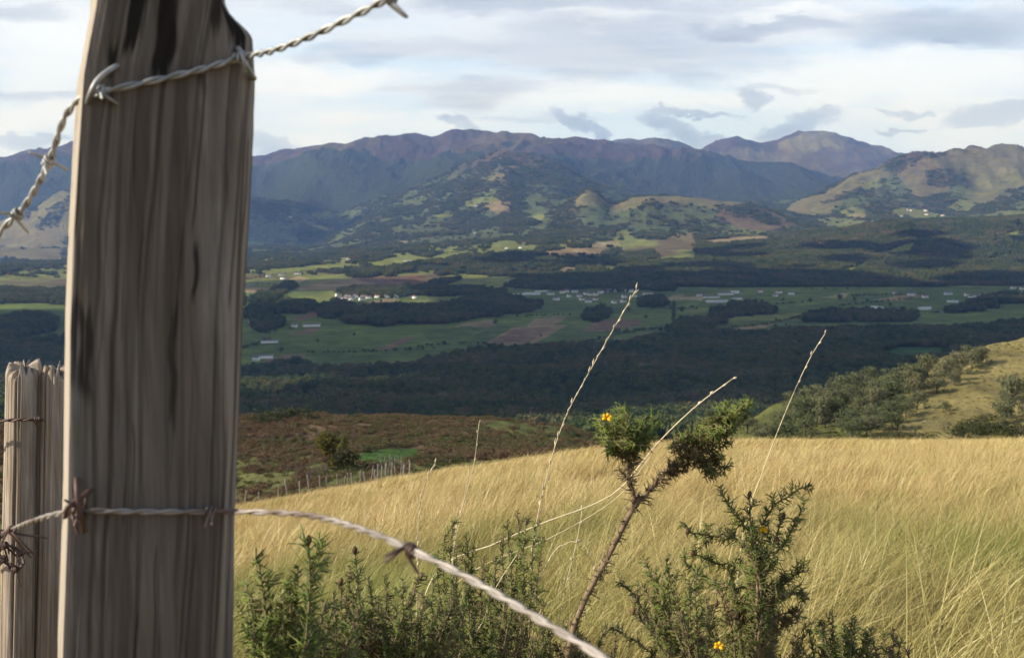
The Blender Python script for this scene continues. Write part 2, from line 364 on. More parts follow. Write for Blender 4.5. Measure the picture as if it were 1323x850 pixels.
M = np.zeros_like(KZ); M[0] = dl[0]; M[-1] = dl[-1]
w1, w2 = 2 * h[1:] + h[:-1], h[1:] + 2 * h[:-1]
with np.errstate(divide='ignore', invalid='ignore'):
    hm = (w1 + w2) / (w1 / dl[:-1] + w2 / dl[1:])
M[1:-1] = np.where(dl[:-1] * dl[1:] > 0, hm, 0)
GY, GZ = [], []
for i, n in enumerate(ROWS):
    for t in (np.arange(n) / n if i < len(ROWS) - 1 else np.linspace(0, 1, n)):
        h00, h10, h01, h11 = 2 * t**3 - 3 * t**2 + 1, t**3 - 2 * t**2 + t, -2 * t**3 + 3 * t**2, t**3 - t**2
        GY.append(KY[i] + t * h[i]); GZ.append(h00 * KZ[i] + h10 * h[i] * M[i] + h01 * KZ[i + 1] + h11 * h[i] * M[i + 1])
GY, GZ = np.array(GY), np.array(GZ); GX = ucol[None] * GY
# relief: bumps near, rolling ground in the valley, gullies on the mountains
near = sstep(GY, 130, 170) * (1 - sstep(GY, 420, 600))
GZ += near * (2.2 * (fbm(GX / 38, GY / 38, 11, 4) - 0.5) + 1.5 * (fbm(GX / 7, GY / 9, 12, 4) - 0.5))
GZ += sstep(GY, 600, 900) * (1 - sstep(GY, 1700, 1990)) * 26 * (fbm(GX / 330, GY / 260, 13, 3) - 0.5)
GZ += sstep(GY, 2000, 2400) * (1 - sstep(GY, 3600, 4200)) * 5 * (fbm(GX / 400, GY / 400, 14, 3) - 0.5)
GZ += sstep(GY, 3700, 4600) * (1 - sstep(GY, 6000, 7000)) * 46 * (fbm(GX / 620, GY / 520, 15, 4) - 0.5)
mt = sstep(GY, 6000, 7500); nwx = fbm(GX / 1500, GY / 1500, 19, 3)
GZ += mt * (175 * (ridged(GX / 1300, GY / 1500, 16, 5) - 0.62) * (0.55 + 0.45 * sstep(GY, 7500, 10000)) + 26 * (fbm(GX / 260, GY / 330, 17, 4) - 0.5) + (150 * (ridged(GX / 520 + 1.2 * nwx, GY / 900, 18, 4) - 0.62)) * sstep(GZ, -150, 200))
NR, NC = GY.shape
den = CT - (GZ / GY) * ST
PX = CX + F * ucol[None] / den; PY = CY - F * ((GZ / GY) * CT + ST) / den
RUN = np.minimum.accumulate(PY, axis=0); VIS = PY <= RUN + 14

def ground_at(px, py, ymin=0.0, ymax=1e9):
    """first point of the terrain seen at that pixel"""
    r = np.arange(NR)
    best = None
    for c in (int(np.argmin(np.abs(PX[NR // 2] - px))),):
        for _ in range(3):
            col = PY[:, c]; ok = (GY[:, c] > ymin) & (GY[:, c] < ymax) & (col <= py)
            i = int(np.argmax(ok)) if ok.any() else int(np.argmin(np.where((GY[:, c] > ymin) & (GY[:, c] < ymax), col, 1e9)))
            c = int(np.clip(c + round((px - PX[i, c]) / (PX[i, c + 1] - PX[i, c])), 1, NC - 2))
        col = PY[:, c]
        if i > 0 and col[i - 1] > py > col[i]: f = (col[i - 1] - py) / (col[i - 1] - col[i])
        else: f = 1.0
        j = max(i - 1, 0)
        best = Vector((GX[j, c] * (1 - f) + GX[i, c] * f, GY[j, c] * (1 - f) + GY[i, c] * f, GZ[j, c] * (1 - f) + GZ[i, c] * f))
    return best

# land cover -----------------------------------------------------------
WOODS = [  # woods on the valley floor
 [(318, 400), (330, 394), (345, 394), (354, 400), (352, 408), (330, 412), (318, 412)],
 [(352, 402), (362, 392), (385, 388), (405, 390), (411, 397), (395, 404), (375, 408), (354, 408)],
 [(406, 404), (420, 395), (440, 391), (455, 395), (463, 399), (448, 408), (430, 413), (410, 410)],
 [(441, 415), (455, 403), (480, 398), (540, 396), (590, 392), (612, 385), (650, 383), (690, 389), (702, 396), (672, 406), (640, 409), (560, 418), (500, 419), (450, 419)],
 [(326, 388), (335, 378), (352, 374), (368, 366), (382, 366), (384, 372), (366, 380), (350, 391), (330, 393)],
 [(430, 374), (450, 371), (500, 371), (545, 372), (562, 366), (590, 361), (612, 365), (622, 372), (655, 376), (660, 380), (620, 384), (540, 384), (450, 384)],
 [(449, 359), (470, 350), (520, 343), (560, 338), (600, 332), (645, 325), (652, 328), (610, 338), (560, 348), (500, 357)],
 [(655, 373), (672, 362), (700, 351), (720, 346), (775, 344), (800, 336), (830, 338), (830, 372), (780, 373), (700, 375)],
 [(626, 358), (650, 346), (690, 344), (720, 350), (700, 358), (660, 359)],
 [(752, 413), (758, 402), (775, 396), (790, 401), (792, 410), (772, 416)],
 [(322, 424), (330, 416), (350, 412), (366, 416), (360, 424), (335, 430)],
 [(822, 394), (828, 386), (845, 383), (862, 388), (860, 396), (835, 398)],
 [(905, 418), (922, 404), (945, 396), (962, 390), (985, 392), (1002, 402), (985, 412), (950, 416), (925, 421)],
 [(1036, 414), (1040, 406), (1100, 402), (1187, 406), (1187, 413), (1100, 416)],
 [(1216, 404), (1245, 394), (1275, 383), (1300, 380), (1330, 384), (1330, 391), (1290, 394), (1240, 404)],
 [(860, 425), (880, 418), (905, 414), (925, 424), (900, 432), (865, 434)],
 [(760, 350), (800, 345), (830, 350), (860, 350), (870, 376), (780, 376)],
 [(0, 372), (100, 376), (300, 380), (318, 384), (318, 392), (200, 394), (0, 392)], [(0, 412), (40, 405), (75, 412), (75, 425), (0, 440)],
 [(0, 445), (80, 440), (80, 480), (0, 480)], [(560, 345), (600, 338), (640, 342), (650, 350), (600, 356), (565, 356)],
 [(700, 340), (740, 332), (780, 330), (840, 326), (850, 334), (800, 340), (720, 346)],
]
FRONTWOOD = [(-400, 480), (310, 480), (385, 472), (410, 480), (470, 477), (530, 475), (560, 467), (640, 453), (685, 452), (760, 452), (810, 448), (850, 437), (898, 432), (970, 434), (1040, 429), (1143, 426), (1232, 426), (1286, 421), (1323, 416), (1700, 416), (1700, 700), (-400, 700)]
GREEN, GREEN2, LGREEN = (0.118, 0.152, 0.036), (0.092, 0.125, 0.034), (0.165, 0.180, 0.048)
TAN, BROWN, RED, STRAW = (0.25, 0.185, 0.10), (0.185, 0.12, 0.075), (0.155, 0.092, 0.058), (0.31, 0.245, 0.13)
FIELDS = [
 (TAN, [(384, 371), (430, 362), (480, 360), (497, 367), (430, 376), (385, 376)]), (RED, [(446, 360), (500, 357), (540, 355), (562, 362), (555, 371), (500, 368)]),
 (STRAW, [(370, 363), (385, 357), (400, 360), (382, 367)]), (TAN, [(318, 372), (350, 371), (345, 378), (318, 379)]),
 (BROWN, [(376, 412), (400, 404), (411, 402), (411, 408), (385, 415)]), (BROWN, [(371, 431), (400, 424), (420, 423), (405, 430), (380, 433)]),
 (BROWN, [(478, 453), (505, 444), (525, 435), (539, 436), (505, 451)]), (BROWN, [(322, 480), (350, 462), (380, 457), (396, 459), (370, 473), (350, 480)]),
 (TAN, [(482, 478), (500, 468), (548, 465), (530, 473), (500, 480)]), (TAN, [(624, 446), (663, 423), (735, 419), (690, 445)]),
 (BROWN, [(632, 443), (667, 424), (714, 422), (684, 442)]), (TAN, [(568, 432), (600, 417), (637, 413), (641, 420), (610, 433)]),
 (TAN, [(680, 422), (690, 412), (733, 408), (725, 415), (712, 421)]), (BROWN, [(751, 428), (770, 415), (800, 411), (830, 414), (826, 421), (780, 428)]),
 (BROWN, [(813, 439), (825, 431), (846, 429), (850, 435), (820, 440)]), (BROWN, [(778, 447), (800, 437), (814, 441), (785, 450)]),
 (STRAW, [(857, 388), (870, 381), (912, 383), (907, 388)]), (TAN, [(924, 428), (960, 421), (1002, 418), (985, 425)]),
 (TAN, [(1128, 388), (1170, 380), (1203, 381), (1170, 388)]), (STRAW, [(1062, 384), (1096, 378), (1092, 385)]), (TAN, [(540, 398), (560, 388), (590, 384), (586, 392)]),
 (LGREEN, [(560, 372), (600, 360), (650, 357), (680, 358), (660, 368), (620, 372)]), (LGREEN, [(330, 352), (400, 343), (450, 340), (440, 348), (360, 358)]),
 (LGREEN, [(470, 345), (500, 334), (530, 329), (560, 334), (520, 341), (490, 348)]), (LGREEN, [(545, 336), (575, 326), (600, 327), (595, 332), (560, 337)]),
 (LGREEN, [(625, 326), (640, 315), (660, 311), (670, 316), (700, 318), (690, 326), (640, 328)]), (LGREEN, [(775, 346), (785, 342), (800, 343), (795, 350), (778, 350)]),
 (TAN, [(722, 349), (730, 345), (745, 345), (745, 351), (728, 352)]), (TAN, [(700, 326), (740, 320), (780, 318), (800, 322), (760, 330), (710, 332)]),
 (STRAW, [(755, 317), (775, 312), (800, 312), (800, 317), (770, 320)]), (LGREEN, [(318, 362), (350, 358), (375, 366), (350, 371), (318, 371)]),
 (LGREEN, [(380, 384), (430, 378), (440, 386), (410, 392), (385, 390)]), (TAN, [(465, 392), (500, 386), (520, 386), (500, 392)]),
 (LGREEN, [(500, 392), (560, 384), (600, 382), (590, 390), (540, 395)]), (LGREEN, [(900, 414), (960, 408), (1036, 404), (1030, 412), (960, 418)]),
 (LGREEN, [(870, 404), (900, 398), (920, 398), (900, 408)]), (GREEN2, [(545, 430), (600, 421), (630, 424), (590, 440), (560, 444)]),
]
CLEAR = [  # clearings in the wooded hills
 (LGREEN, [(1116, 329), (1150, 323), (1175, 313), (1187, 312), (1178, 326), (1150, 331)]), (LGREEN, [(1081, 352), (1105, 342), (1129, 336), (1110, 348), (1095, 354)]),
 (TAN, [(1183, 327), (1230, 328), (1226, 333), (1185, 331)]), (RED, [(1040, 316), (1060, 311), (1082, 317), (1065, 321)]), (LGREEN, [(935, 348), (959, 350), (950, 354)]),
 (TAN, [(1223, 320), (1257, 322), (1245, 326)]), (TAN, [(900, 312), (950, 306), (1000, 305), (990, 311), (920, 316)]), (TAN, [(1040, 346), (1060, 343), (1058, 349)]),
 (LGREEN, [(1290, 302), (1323, 296), (1323, 304), (1300, 308)]), (TAN, [(1160, 338), (1176, 338), (1175, 342), (1160, 341)]), (LGREEN, [(1255, 340), (1290, 330), (1320, 322), (1323, 327), (1280, 338)]),
]
SLOPEF = [  # pastures on the lower mountain slopes
 (LGREEN, [(600, 262), (615, 255), (640, 256), (650, 262), (620, 266), (604, 270)]), (LGREEN, [(560, 280), (575, 275), (590, 278), (580, 282)]),
 (TAN, [(625, 268), (640, 261), (665, 262), (660, 272), (640, 276)]), (LGREEN, [(678, 284), (690, 277), (706, 278), (700, 285)]), (LGREEN, [(790, 310), (800, 297), (815, 300), (818, 308)]),
 (LGREEN, [(1085, 275), (1100, 268), (1115, 270), (1112, 278), (1090, 280)]), (LGREEN, [(1110, 240), (1115, 232), (1135, 230), (1140, 241), (1120, 246)]),
 (STRAW, [(1092, 281), (1110, 277), (1122, 280), (1105, 283)]), (LGREEN, [(1050, 284), (1080, 282), (1130, 286), (1150, 290), (1110, 296), (1070, 292)]),
 (LGREEN, [(1150, 270), (1180, 268), (1210, 275), (1230, 280), (1190, 284), (1160, 280)]), (LGREEN, [(1270, 278), (1300, 270), (1340, 274), (1340, 284), (1280, 284)]),
 (LGREEN, [(900, 302), (960, 296), (1000, 299), (960, 304)]), (TAN, [(860, 306), (880, 300), (905, 303), (880, 309)]), (LGREEN, [(395, 276), (425, 272), (430, 280), (405, 283)]),
 (LGREEN, [(1225, 268), (1245, 256), (1265, 262), (1250, 276)]), (TAN, [(500, 316), (520, 310), (540, 312), (520, 318)]),
]
base = np.zeros((NR, NC, 3)); forest = np.zeros((NR, NC))
nA = fbm(GX / 22, GY / 30, 21, 4); nB = fbm(GX / 300, GY / 300, 22, 4); nC = fbm(GX / 900, GY / 900, 23, 5); nD = fbm(GX / 170, GY / 220, 24, 4)
mixc = lambda a, b, t: np.asarray(a) * (1 - t[..., None]) + np.asarray(b) * t[..., None]
z0 = GY < 640
leftk = mixc((0.115, 0.118, 0.042), (0.135, 0.092, 0.054), sstep(nA + 0.75 * sstep(PY, 612, 566) - 0.35 * sstep(PY, 556, 540) * sstep(PX, 640, 720), 0.55, 0.8))
leftk = mixc(leftk, (0.10, 0.115, 0.035), (inside(PX, PY, [(600, 552), (640, 543), (720, 548), (775, 566), (770, 575), (700, 566), (640, 560)]) & z0).astype(float) * 0.9)
leftk = mixc(leftk, (0.06, 0.11, 0.025), (inside(PX, PY, [(455, 596), (470, 584), (500, 579), (545, 580), (540, 588), (500, 596)]) & z0).astype(float))
rightk = mixc((0.150, 0.150, 0.042), (0.215, 0.178, 0.068), sstep(nA * 0.6 + 0.5 * sstep(PX - (PY - 500) * -0.9, 1120, 1230), 0.42, 0.75))
rightk = mixc(rightk, (0.085, 0.092, 0.03), sstep(PX, 1180, 1020) * 0.75)
base = mixc(leftk, rightk, sstep(PX, 880, 960))
fl = (GY >= 640) & (GY < 2100)
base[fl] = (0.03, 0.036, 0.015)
val = (GY >= 1850) & (GY < 6000)
base[val] = mixc(GREEN, GREEN2, sstep(nB, 0.4, 0.6))[val]
base[val & (GY > 3700)] = mixc(LGREEN, (0.12, 0.095, 0.05), sstep(nD, 0.45, 0.6))[val & (GY > 3700)]
wl = (inside(PX, PY, FRONTWOOD) & (GY > 560) & (GY < 2700)) | ((GY > 600) & (GY < 1850))
fw = wl & ~(inside(PX, PY, [(1126, 458), (1160, 448), (1210, 447), (1240, 455), (1218, 464), (1160, 468), (1138, 465)]) & (GY > 1500))
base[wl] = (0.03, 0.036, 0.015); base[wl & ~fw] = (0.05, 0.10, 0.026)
sm = inside(PX, PY, [(330, 512), (380, 507), (420, 510), (400, 520), (340, 520)]) & fl
base[sm] = (0.06, 0.11, 0.028); fw &= ~sm
forest[fw] = 1.0
for P in WOODS:
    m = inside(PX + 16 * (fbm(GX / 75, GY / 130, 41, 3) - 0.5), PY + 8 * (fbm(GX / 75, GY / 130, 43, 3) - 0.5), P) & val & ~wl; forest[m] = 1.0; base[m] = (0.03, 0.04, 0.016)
dh = (GY > 3720) & (GY < 6100) & (PX > 800) & (PY < 372 - 0.006 * (PX - 800))
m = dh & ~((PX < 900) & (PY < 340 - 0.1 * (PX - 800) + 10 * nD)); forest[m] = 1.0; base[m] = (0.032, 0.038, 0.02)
m = (GY > 4300) & (GY < 6100) & (PX <= 800) & (nD > 0.47 + 0.1 * sstep(PX, 600, 350)); forest[m & ~dh] = 0.75; forest[(GY > 4300) & (GY < 6100) & (PX <= 800) & ~m] = 0.08
for c, P in FIELDS:
    m = inside(PX, PY, P) & val & ~fw; base[m] = c; forest[m] = 0.0
for c, P in CLEAR:
    m = inside(PX, PY, P) & val; base[m] = c; forest[m] = 0.0
mt_ = GY >= 6000
low = mixc((0.092, 0.110, 0.042), (0.112, 0.098, 0.050), sstep(nD, 0.4, 0.62))
high = mixc((0.060, 0.040, 0.034), (0.095, 0.072, 0.042), sstep(nC, 0.42, 0.62))
hk = sstep(GZ + 220 * (nC - 0.5), 60, 330)
mc = mixc(low, high, hk); base[mt_] = mc[mt_]
fm = mt_ & (GZ < 250 + 260 * (nC - 0.5)) & (nD + 0.30 * (nB - 0.5) > 0.45) & (GY < 9700)
forest[fm] = 0.85; soft = mt_ & (GZ < 330) & (GY < 9700) & ~fm; forest[soft] = 0.22
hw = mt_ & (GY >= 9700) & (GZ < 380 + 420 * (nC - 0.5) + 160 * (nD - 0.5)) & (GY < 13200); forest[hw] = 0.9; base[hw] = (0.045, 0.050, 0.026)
# bare tan tops: the small cone, the long hill, the right spur, the far peak
for c, P, y0, y1 in [((0.15, 0.125, 0.06), [(728, 262), (745, 240), (775, 240), (802, 262)], 6800, 7900), ((0.17, 0.145, 0.065), [(778, 275), (815, 246), (880, 246), (960, 258), (950, 272), (880, 266), (830, 268)], 6500, 7900),
                     (RED, [(920, 280), (945, 264), (985, 268), (1030, 290), (1000, 296), (950, 294)], 6200, 7800), ((0.155, 0.13, 0.06), [(1008, 275), (1060, 232), (1120, 212), (1150, 225), (1090, 255), (1060, 280)], 7000, 9600),
                     ((0.140, 0.108, 0.058), [(1160, 225), (1190, 205), (1240, 215), (1230, 240), (1200, 262), (1180, 256)], 7000, 9600), ((0.15, 0.135, 0.06), [(1190, 204), (1290, 186), (1400, 180), (1400, 265), (1240, 262), (1250, 225)], 6800, 9600),
                     ((0.19, 0.165, 0.075), [(1000, 192), (1035, 170), (1070, 166), (1095, 178), (1090, 190), (1040, 196)], 14000, 17000), ((0.15, 0.125, 0.06), [(900, 200), (960, 192), (1020, 205), (1000, 215), (930, 208)], 13000, 17000),
                     ((0.16, 0.13, 0.06), [(-60, 330), (-60, 285), (0, 275), (40, 255), (85, 235), (95, 300), (80, 340)], 6500, 9600), ((0.16, 0.125, 0.055), [(630, 232), (650, 217), (664, 214), (662, 222), (640, 236)], 8200, 9600)]:
    m = inside(PX + 9 * (nD - 0.5) * 2, PY + 7 * (nB - 0.5) * 2, P) & (GY > y0) & (GY < y1)
    base[m] = 0.35 * base[m] + 0.65 * np.array(c); forest[m] *= (nB[m] > 0.56)
for c, P in SLOPEF:
    m = inside(PX + 8 * (nD - 0.5), PY + 5 * (nB - 0.5), P) & mt_ & (GY < 9700); base[m] = 0.3 * base[m] + 0.7 * np.array(c); forest[m] = 0.05
base *= (0.88 + 0.24 * fbm(GX / 60, GY / 60, 25, 3))[..., None]
fieldmask = (val & ~wl & (forest < 0.5)).astype(float)

def terrain_material():
    m, T = material('open_country')
    col = T.n('ShaderNodeAttribute', attribute_name='cover').outputs['Color']
    woods = T.n('ShaderNodeAttribute', attribute_name='woods').outputs['Fac']
    pos = T.n('ShaderNodeNewGeometry').outputs['Position']
    near = T.noise(pos, 0.55, 6, 0.65); mid = T.noise(pos, 0.03, 7, 0.62); far = T.noise(pos, 0.009, 8, 0.65)
    vor = T.n('ShaderNodeTexVoronoi', {'Vector': pos, 'Scale': 0.045}).outputs[0]
    c = T.mix(T.map(mid, 0.3, 0.7), T.mix(0.0, col, col), col)
    c = T.mix(1.0, c, T.ramp(mid, [(0.3, 0.62), (0.55, 1.0), (0.75, 1.35)]), 'MULTIPLY')
    c = T.mix(1.0, c, T.ramp(near, [(0.3, 0.72), (0.7, 1.28)]), 'MULTIPLY')
    c = T.mix(1.0, c, T.ramp(far, [(0.32, 0.66), (0.7, 1.32)]), 'MULTIPLY')
    c = T.mix(T.math('MULTIPLY', woods, T.map(vor, 0.1, 0.75)), c, (0.022, 0.027, 0.014))
    hgt = T.math('ADD', T.math('MULTIPLY', mid, 6.0), T.math('MULTIPLY', T.math('MULTIPLY', vor, woods), -14.0))
    hgt = T.math('ADD', hgt, T.math('MULTIPLY', near, 0.5))
    bump = T.n('ShaderNodeBump', {'Strength': 0.8, 'Distance': 1.0, 'Height': hgt}).outputs[0]
    principled(T, c, 0.95, bump, spec=0.05)
    return m
def grid_quads(nr, nc, r0=0):
    i = np.arange(nr - 1)[:, None] * nc; j = np.arange(nc - 1)[None]
    return np.stack([i + j, i + j + 1, i + nc + j + 1, i + nc + j], -1).reshape(-1, 4)
MAT_TERR = terrain_material()
def terrain(name, r0, r1):
    V = np.stack([GX[r0:r1], GY[r0:r1], GZ[r0:r1]], -1).reshape(-1, 3)
    o = link(name, np_mesh(name, V, grid_quads(r1 - r0, NC), None, MAT_TERR, True, {'cover': base[r0:r1].reshape(-1, 3), 'woods': forest[r0:r1].ravel()}))
    return tag(o, kind='structure')
cr = np.cumsum([0] + ROWS)
terrain('hillside', 0, cr[4] + 1); terrain('valley', cr[4], cr[13] + 1); terrain('mountains', cr[13], NR)

# the meadow in front (one sheet under the hay)
def meadow():
    xs = np.concatenate([np.linspace(-175, -30, 60)[:-1], np.linspace(-30, 30, 140), np.linspace(30, 175, 60)[1:]])
    ys = np.concatenate([np.linspace(-45, -2, 22)[:-1], np.linspace(-2, 20, 80)[:-1], np.linspace(20, 134, 130)])
    X, Y = np.meshgrid(xs, ys); Z = meadow_z(X, Y)
    m, T = material('hay_ground')
    pos = T.n('ShaderNodeNewGeometry').outputs['Position']
    n = T.noise(pos, 0.5, 6, 0.65); n2 = T.noise(pos, 14.0, 6, 0.7); n3 = T.noise(pos, 0.06, 4, 0.6)
    c = T.mix(T.map(n, 0.35, 0.65), (0.23, 0.165, 0.062), (0.135, 0.125, 0.04))
    c = T.mix(T.map(n3, 0.4, 0.65), c, (0.25, 0.175, 0.07))
    c = T.mix(1.0, c, T.ramp(n2, [(0.3, 0.45), (0.7, 1.3)]), 'MULTIPLY')
    principled(T, c, 0.95, T.n('ShaderNodeBump', {'Strength': 0.7, 'Distance': 0.05, 'Height': n2}).outputs[0], spec=0.05)
    o = link('meadow', np_mesh('meadow', np.stack([X, Y, Z], -1).reshape(-1, 3), grid_quads(*X.shape), None, m, True))
    tag(o, kind='structure')
meadow()

# ------------------------------------------------------------------ trees
def leaf_mat(name, stops, translucent=0.25, scale=0.5):
    m, T = material(name)
    rnd = T.n('ShaderNodeObjectInfo').outputs['Random']
    a = T.n('ShaderNodeAttribute', attribute_name='a').outputs['Fac']
    co = T.n('ShaderNodeTexCoord').outputs['Object']
    n = T.noise(co, scale, 3, 0.6)
    pn = T.noise(T.n('ShaderNodeObjectInfo').outputs['Location'], 0.007, 3, 0.6)
    f = T.math('ADD', T.math('MULTIPLY', rnd, 0.5), T.math('ADD', T.math('MULTIPLY', a, 0.16), T.math('MULTIPLY', n, 0.10)))
    f = T.math('ADD', f, T.map(pn, 0.36, 0.66, 0.0, 0.36))
    col = T.ramp(f, stops)
    d = T.n('ShaderNodeBsdfDiffuse', {0: col}); tr = T.n('ShaderNodeBsdfTranslucent', {0: col})
    mx = T.n('ShaderNodeMixShader', {0: translucent, 1: d.outputs[0], 2: tr.outputs[0]})
    T.n('ShaderNodeOutputMaterial', {0: mx.outputs[0]})
    return m
AUT = [(0.0, (0.024, 0.042, 0.017)), (0.3, (0.052, 0.076, 0.027)), (0.6, (0.098, 0.112, 0.042)), (0.78, (0.125, 0.115, 0.052)), (0.88, (0.135, 0.098, 0.055)), (1.0, (0.21, 0.19, 0.10))]
MAT_WOOD = leaf_mat('autumn_wood_leaves', AUT, 0.15, 0.3)
MAT_OAK = leaf_mat('grey_green_leaves', [(0.0, (0.075, 0.095, 0.040)), (0.4, (0.11, 0.125, 0.060)), (0.7, (0.15, 0.15, 0.080)), (1.0, (0.21, 0.18, 0.11))], 0.2)
MAT_BARK = plain('grey_bark', (0.10, 0.085, 0.07), 0.9, 0.3, 4.0)

def crown_tris(rng, n, size, lobes, squash=0.8):
    """leaf-clump triangles spread through a few uneven lobes"""
    C = np.array([l[:3] for l in lobes]); R = np.array([l[3] for l in lobes])
    k = rng.choice(len(lobes), n, p=R**2 / (R**2).sum())
    d = rng.normal(size=(n, 3)); d /= np.linalg.norm(d, axis=1)[:, None]
    rad = R[k] * rng.uniform(0.55, 1.08, n) ** 0.6
    P = C[k] + d * rad[:, None] * np.array([1, 1, squash])
    nrm = d + rng.normal(scale=0.55, size=(n, 3)); nrm /= np.linalg.norm(nrm, axis=1)[:, None]
    t = np.cross(nrm, rng.normal(size=(n, 3))); t /= np.linalg.norm(t, axis=1)[:, None]; b = np.cross(nrm, t)
    s = size * rng.uniform(0.6, 1.4, n)[:, None]
    V = np.stack([P - t * s, P + t * s * 0.9 + b * s * 0.35, P + b * s * 1.1], 1).reshape(-1, 3)
    return V, np.arange(3 * n).reshape(-1, 3), np.repeat(rng.random(n), 3)

def tree_protos(seed, kinds, n, size, mat):
    out = []
    for k in range(kinds):
        rng = np.random.default_rng(seed + k)
        lobes = [(0, 0, 0.62, 0.36)] + [(rng.uniform(-.27, .27), rng.uniform(-.27, .27), rng.uniform(.36, .86), rng.uniform(.17, .27)) for _ in range(8)]
        V, Tq, A = crown_tris(rng, n, size, lobes)
        out.append(np_mesh('wood_tree', V, None, Tq, mat, False, {'a': A}))
    return out
PR_TREE = tree_protos(50, 7, 420, 0.075, MAT_WOOD)      # unit height
PR_CLUMP = []
for k in range(6):                                      # a few trees together, for woods kilometres away
    rng = np.random.default_rng(90 + k); lobes = []
    for q in range(6):
        cx_, cy_ = rng.uniform(-0.8, 0.8, 2); hh = rng.uniform(0.5, 0.95)
        lobes += [(cx_, cy_, hh * 0.55, hh * 0.42), (cx_ + rng.uniform(-.15, .15), cy_, hh * 0.82, hh * 0.25)]
    V, Tq, A = crown_tris(rng, 520, 0.13, lobes)
    PR_CLUMP.append(np_mesh('wood_clump', V, None, Tq, MAT_WOOD, False, {'a': A}))

def cell_scatter(dens, spacing_area, seed, rmask):
    """random points on terrain cells; dens per vertex 0..1; one point for spacing_area m2"""
    rng = np.random.default_rng(seed)
    d = 0.25 * (dens[:-1, :-1] + dens[1:, :-1] + dens[:-1, 1:] + dens[1:, 1:])
    ar = np.abs((GX[:-1, 1:] - GX[:-1, :-1]) * (GY[1:, :-1] - GY[:-1, :-1]))
    ok = rmask[:-1, :-1] & VIS[:-1, :-1]
    ok &= (PX[:-1, :-1] > -60) & (PX[:-1, :-1] < 1383)
    lam = np.where(ok, d * ar / spacing_area, 0)
    cnt = rng.poisson(lam); r, c = np.nonzero(cnt); k = cnt[r, c]
    r, c = np.repeat(r, k), np.repeat(c, k); a, b = rng.random(len(r)), rng.random(len(r))
    def bl(A): return A[r, c] * (1 - a) * (1 - b) + A[r + 1, c] * a * (1 - b) + A[r, c + 1] * (1 - a) * b + A[r + 1, c + 1] * a * b
    return np.stack([bl(GX), bl(GY), bl(GZ)], -1), rng
def put_wood(name, dens, area, seed, rmask, protos, h0, h1, w, label):
    P, rng = cell_scatter(dens, area, seed, rmask); n = len(P)
    hs = rng.uniform(h0, h1, n) * (0.8 + 0.4 * fbm(P[:, 0] / 120, P[:, 1] / 120, seed, 2)); ws = hs * rng.uniform(w * 0.85, w * 1.2, n)
    scatter(name, P - np.array([0, 0, 0.6]), np.stack([np.zeros(n), np.zeros(n), rng.uniform(0, 6.28, n)], -1), np.stack([ws, ws, hs], -1), rng.integers(0, len(protos), n), protos, label, 'wood')
    print(name, n)
forest_hard = (forest > 0.5).astype(float)
put_wood('slope_wood', forest_hard, 52, 1, (GY > 640) & (GY < 2750), PR_TREE, 7, 17, 1.0, 'dark mixed wood covering the slope between the meadow and the valley fields')
put_wood('valley_wood', forest_hard, 75, 2, (GY >= 2750 - 900) & (GY < 3720) & ~wl, PR_TREE, 9, 15, 1.0, 'dark tree belts and copses between the valley fields')
put_wood('foothill_wood', np.where(forest > 0.5, 1.0, forest), 260, 3, (GY >= 3720) & (GY < 6100), PR_CLUMP, 12, 18, 0.95, 'dense dark wood on the low hills beyond the valley villages')
put_wood('mountain_wood', forest * (0.35 + 0.65 * sstep(nD + 0.3 * nB + 0.25 * (nA - 0.5), 0.45, 0.75)), 520, 4, (GY >= 6100) & (GY < 9700), PR_CLUMP, 10, 19, 1.0, 'scattered bluish woods on the lower mountain slopes')

# hedges between the valley fields
HEDGES = [[(668, 409), (756, 407)], [(684, 450), (740, 447), (800, 432), (850, 424)], [(396, 457), (480, 455), (560, 451)], [(310, 452), (350, 438)], [(780, 428), (850, 426), (900, 430)],
          [(925, 426), (990, 420), (1036, 409)], [(1080, 396), (1130, 391), (1180, 386)], [(990, 394), (1040, 391)], [(860, 400), (910, 396)], [(318, 361), (360, 355), (430, 347), (470, 344)],
          [(330, 368), (375, 366)], [(480, 350), (540, 340)], [(560, 330), (620, 322), (650, 327)], [(600, 321), (660, 305)], [(1187, 405), (1215, 404)], [(1240, 398), (1300, 397)], [(1040, 374), (1110, 374)], [(1100, 383), (1190, 380)],
          [(640, 340), (720, 336)], [(330, 420), (345, 430), (380, 424)], [(830, 398), (900, 400)], [(430, 392), (500, 394)], [(870, 415), (870, 390)], [(1000, 415), (1100, 400)], [(545, 448), (600, 444), (650, 447)]]
hp = []
for L in HEDGES:
    P3 = [ground_at(px, py, 1850, 6500) for px, py in L]
    for A, B in zip(P3[:-1], P3[1:]):
        n = int((B - A).length / 7); 
        for t in np.random.default_rng(n).random(n):
            q = A.lerp(B, t); hp.append((q.x + random.uniform(-3, 3), q.y + random.uniform(-3, 3), q.z))
hp = np.array(hp); n = len(hp); hs = RNG.uniform(2.5, 7.5, n)
scatter('hedge_rows', hp - np.array([0, 0, .4]), np.stack([np.zeros(n), np.zeros(n), RNG.uniform(0, 6.28, n)], -1), np.stack([hs * 1.2, hs * 1.2, hs], -1), RNG.integers(0, 7, n), PR_TREE, 'thin dark hedge rows dividing the valley fields', 'hedge')

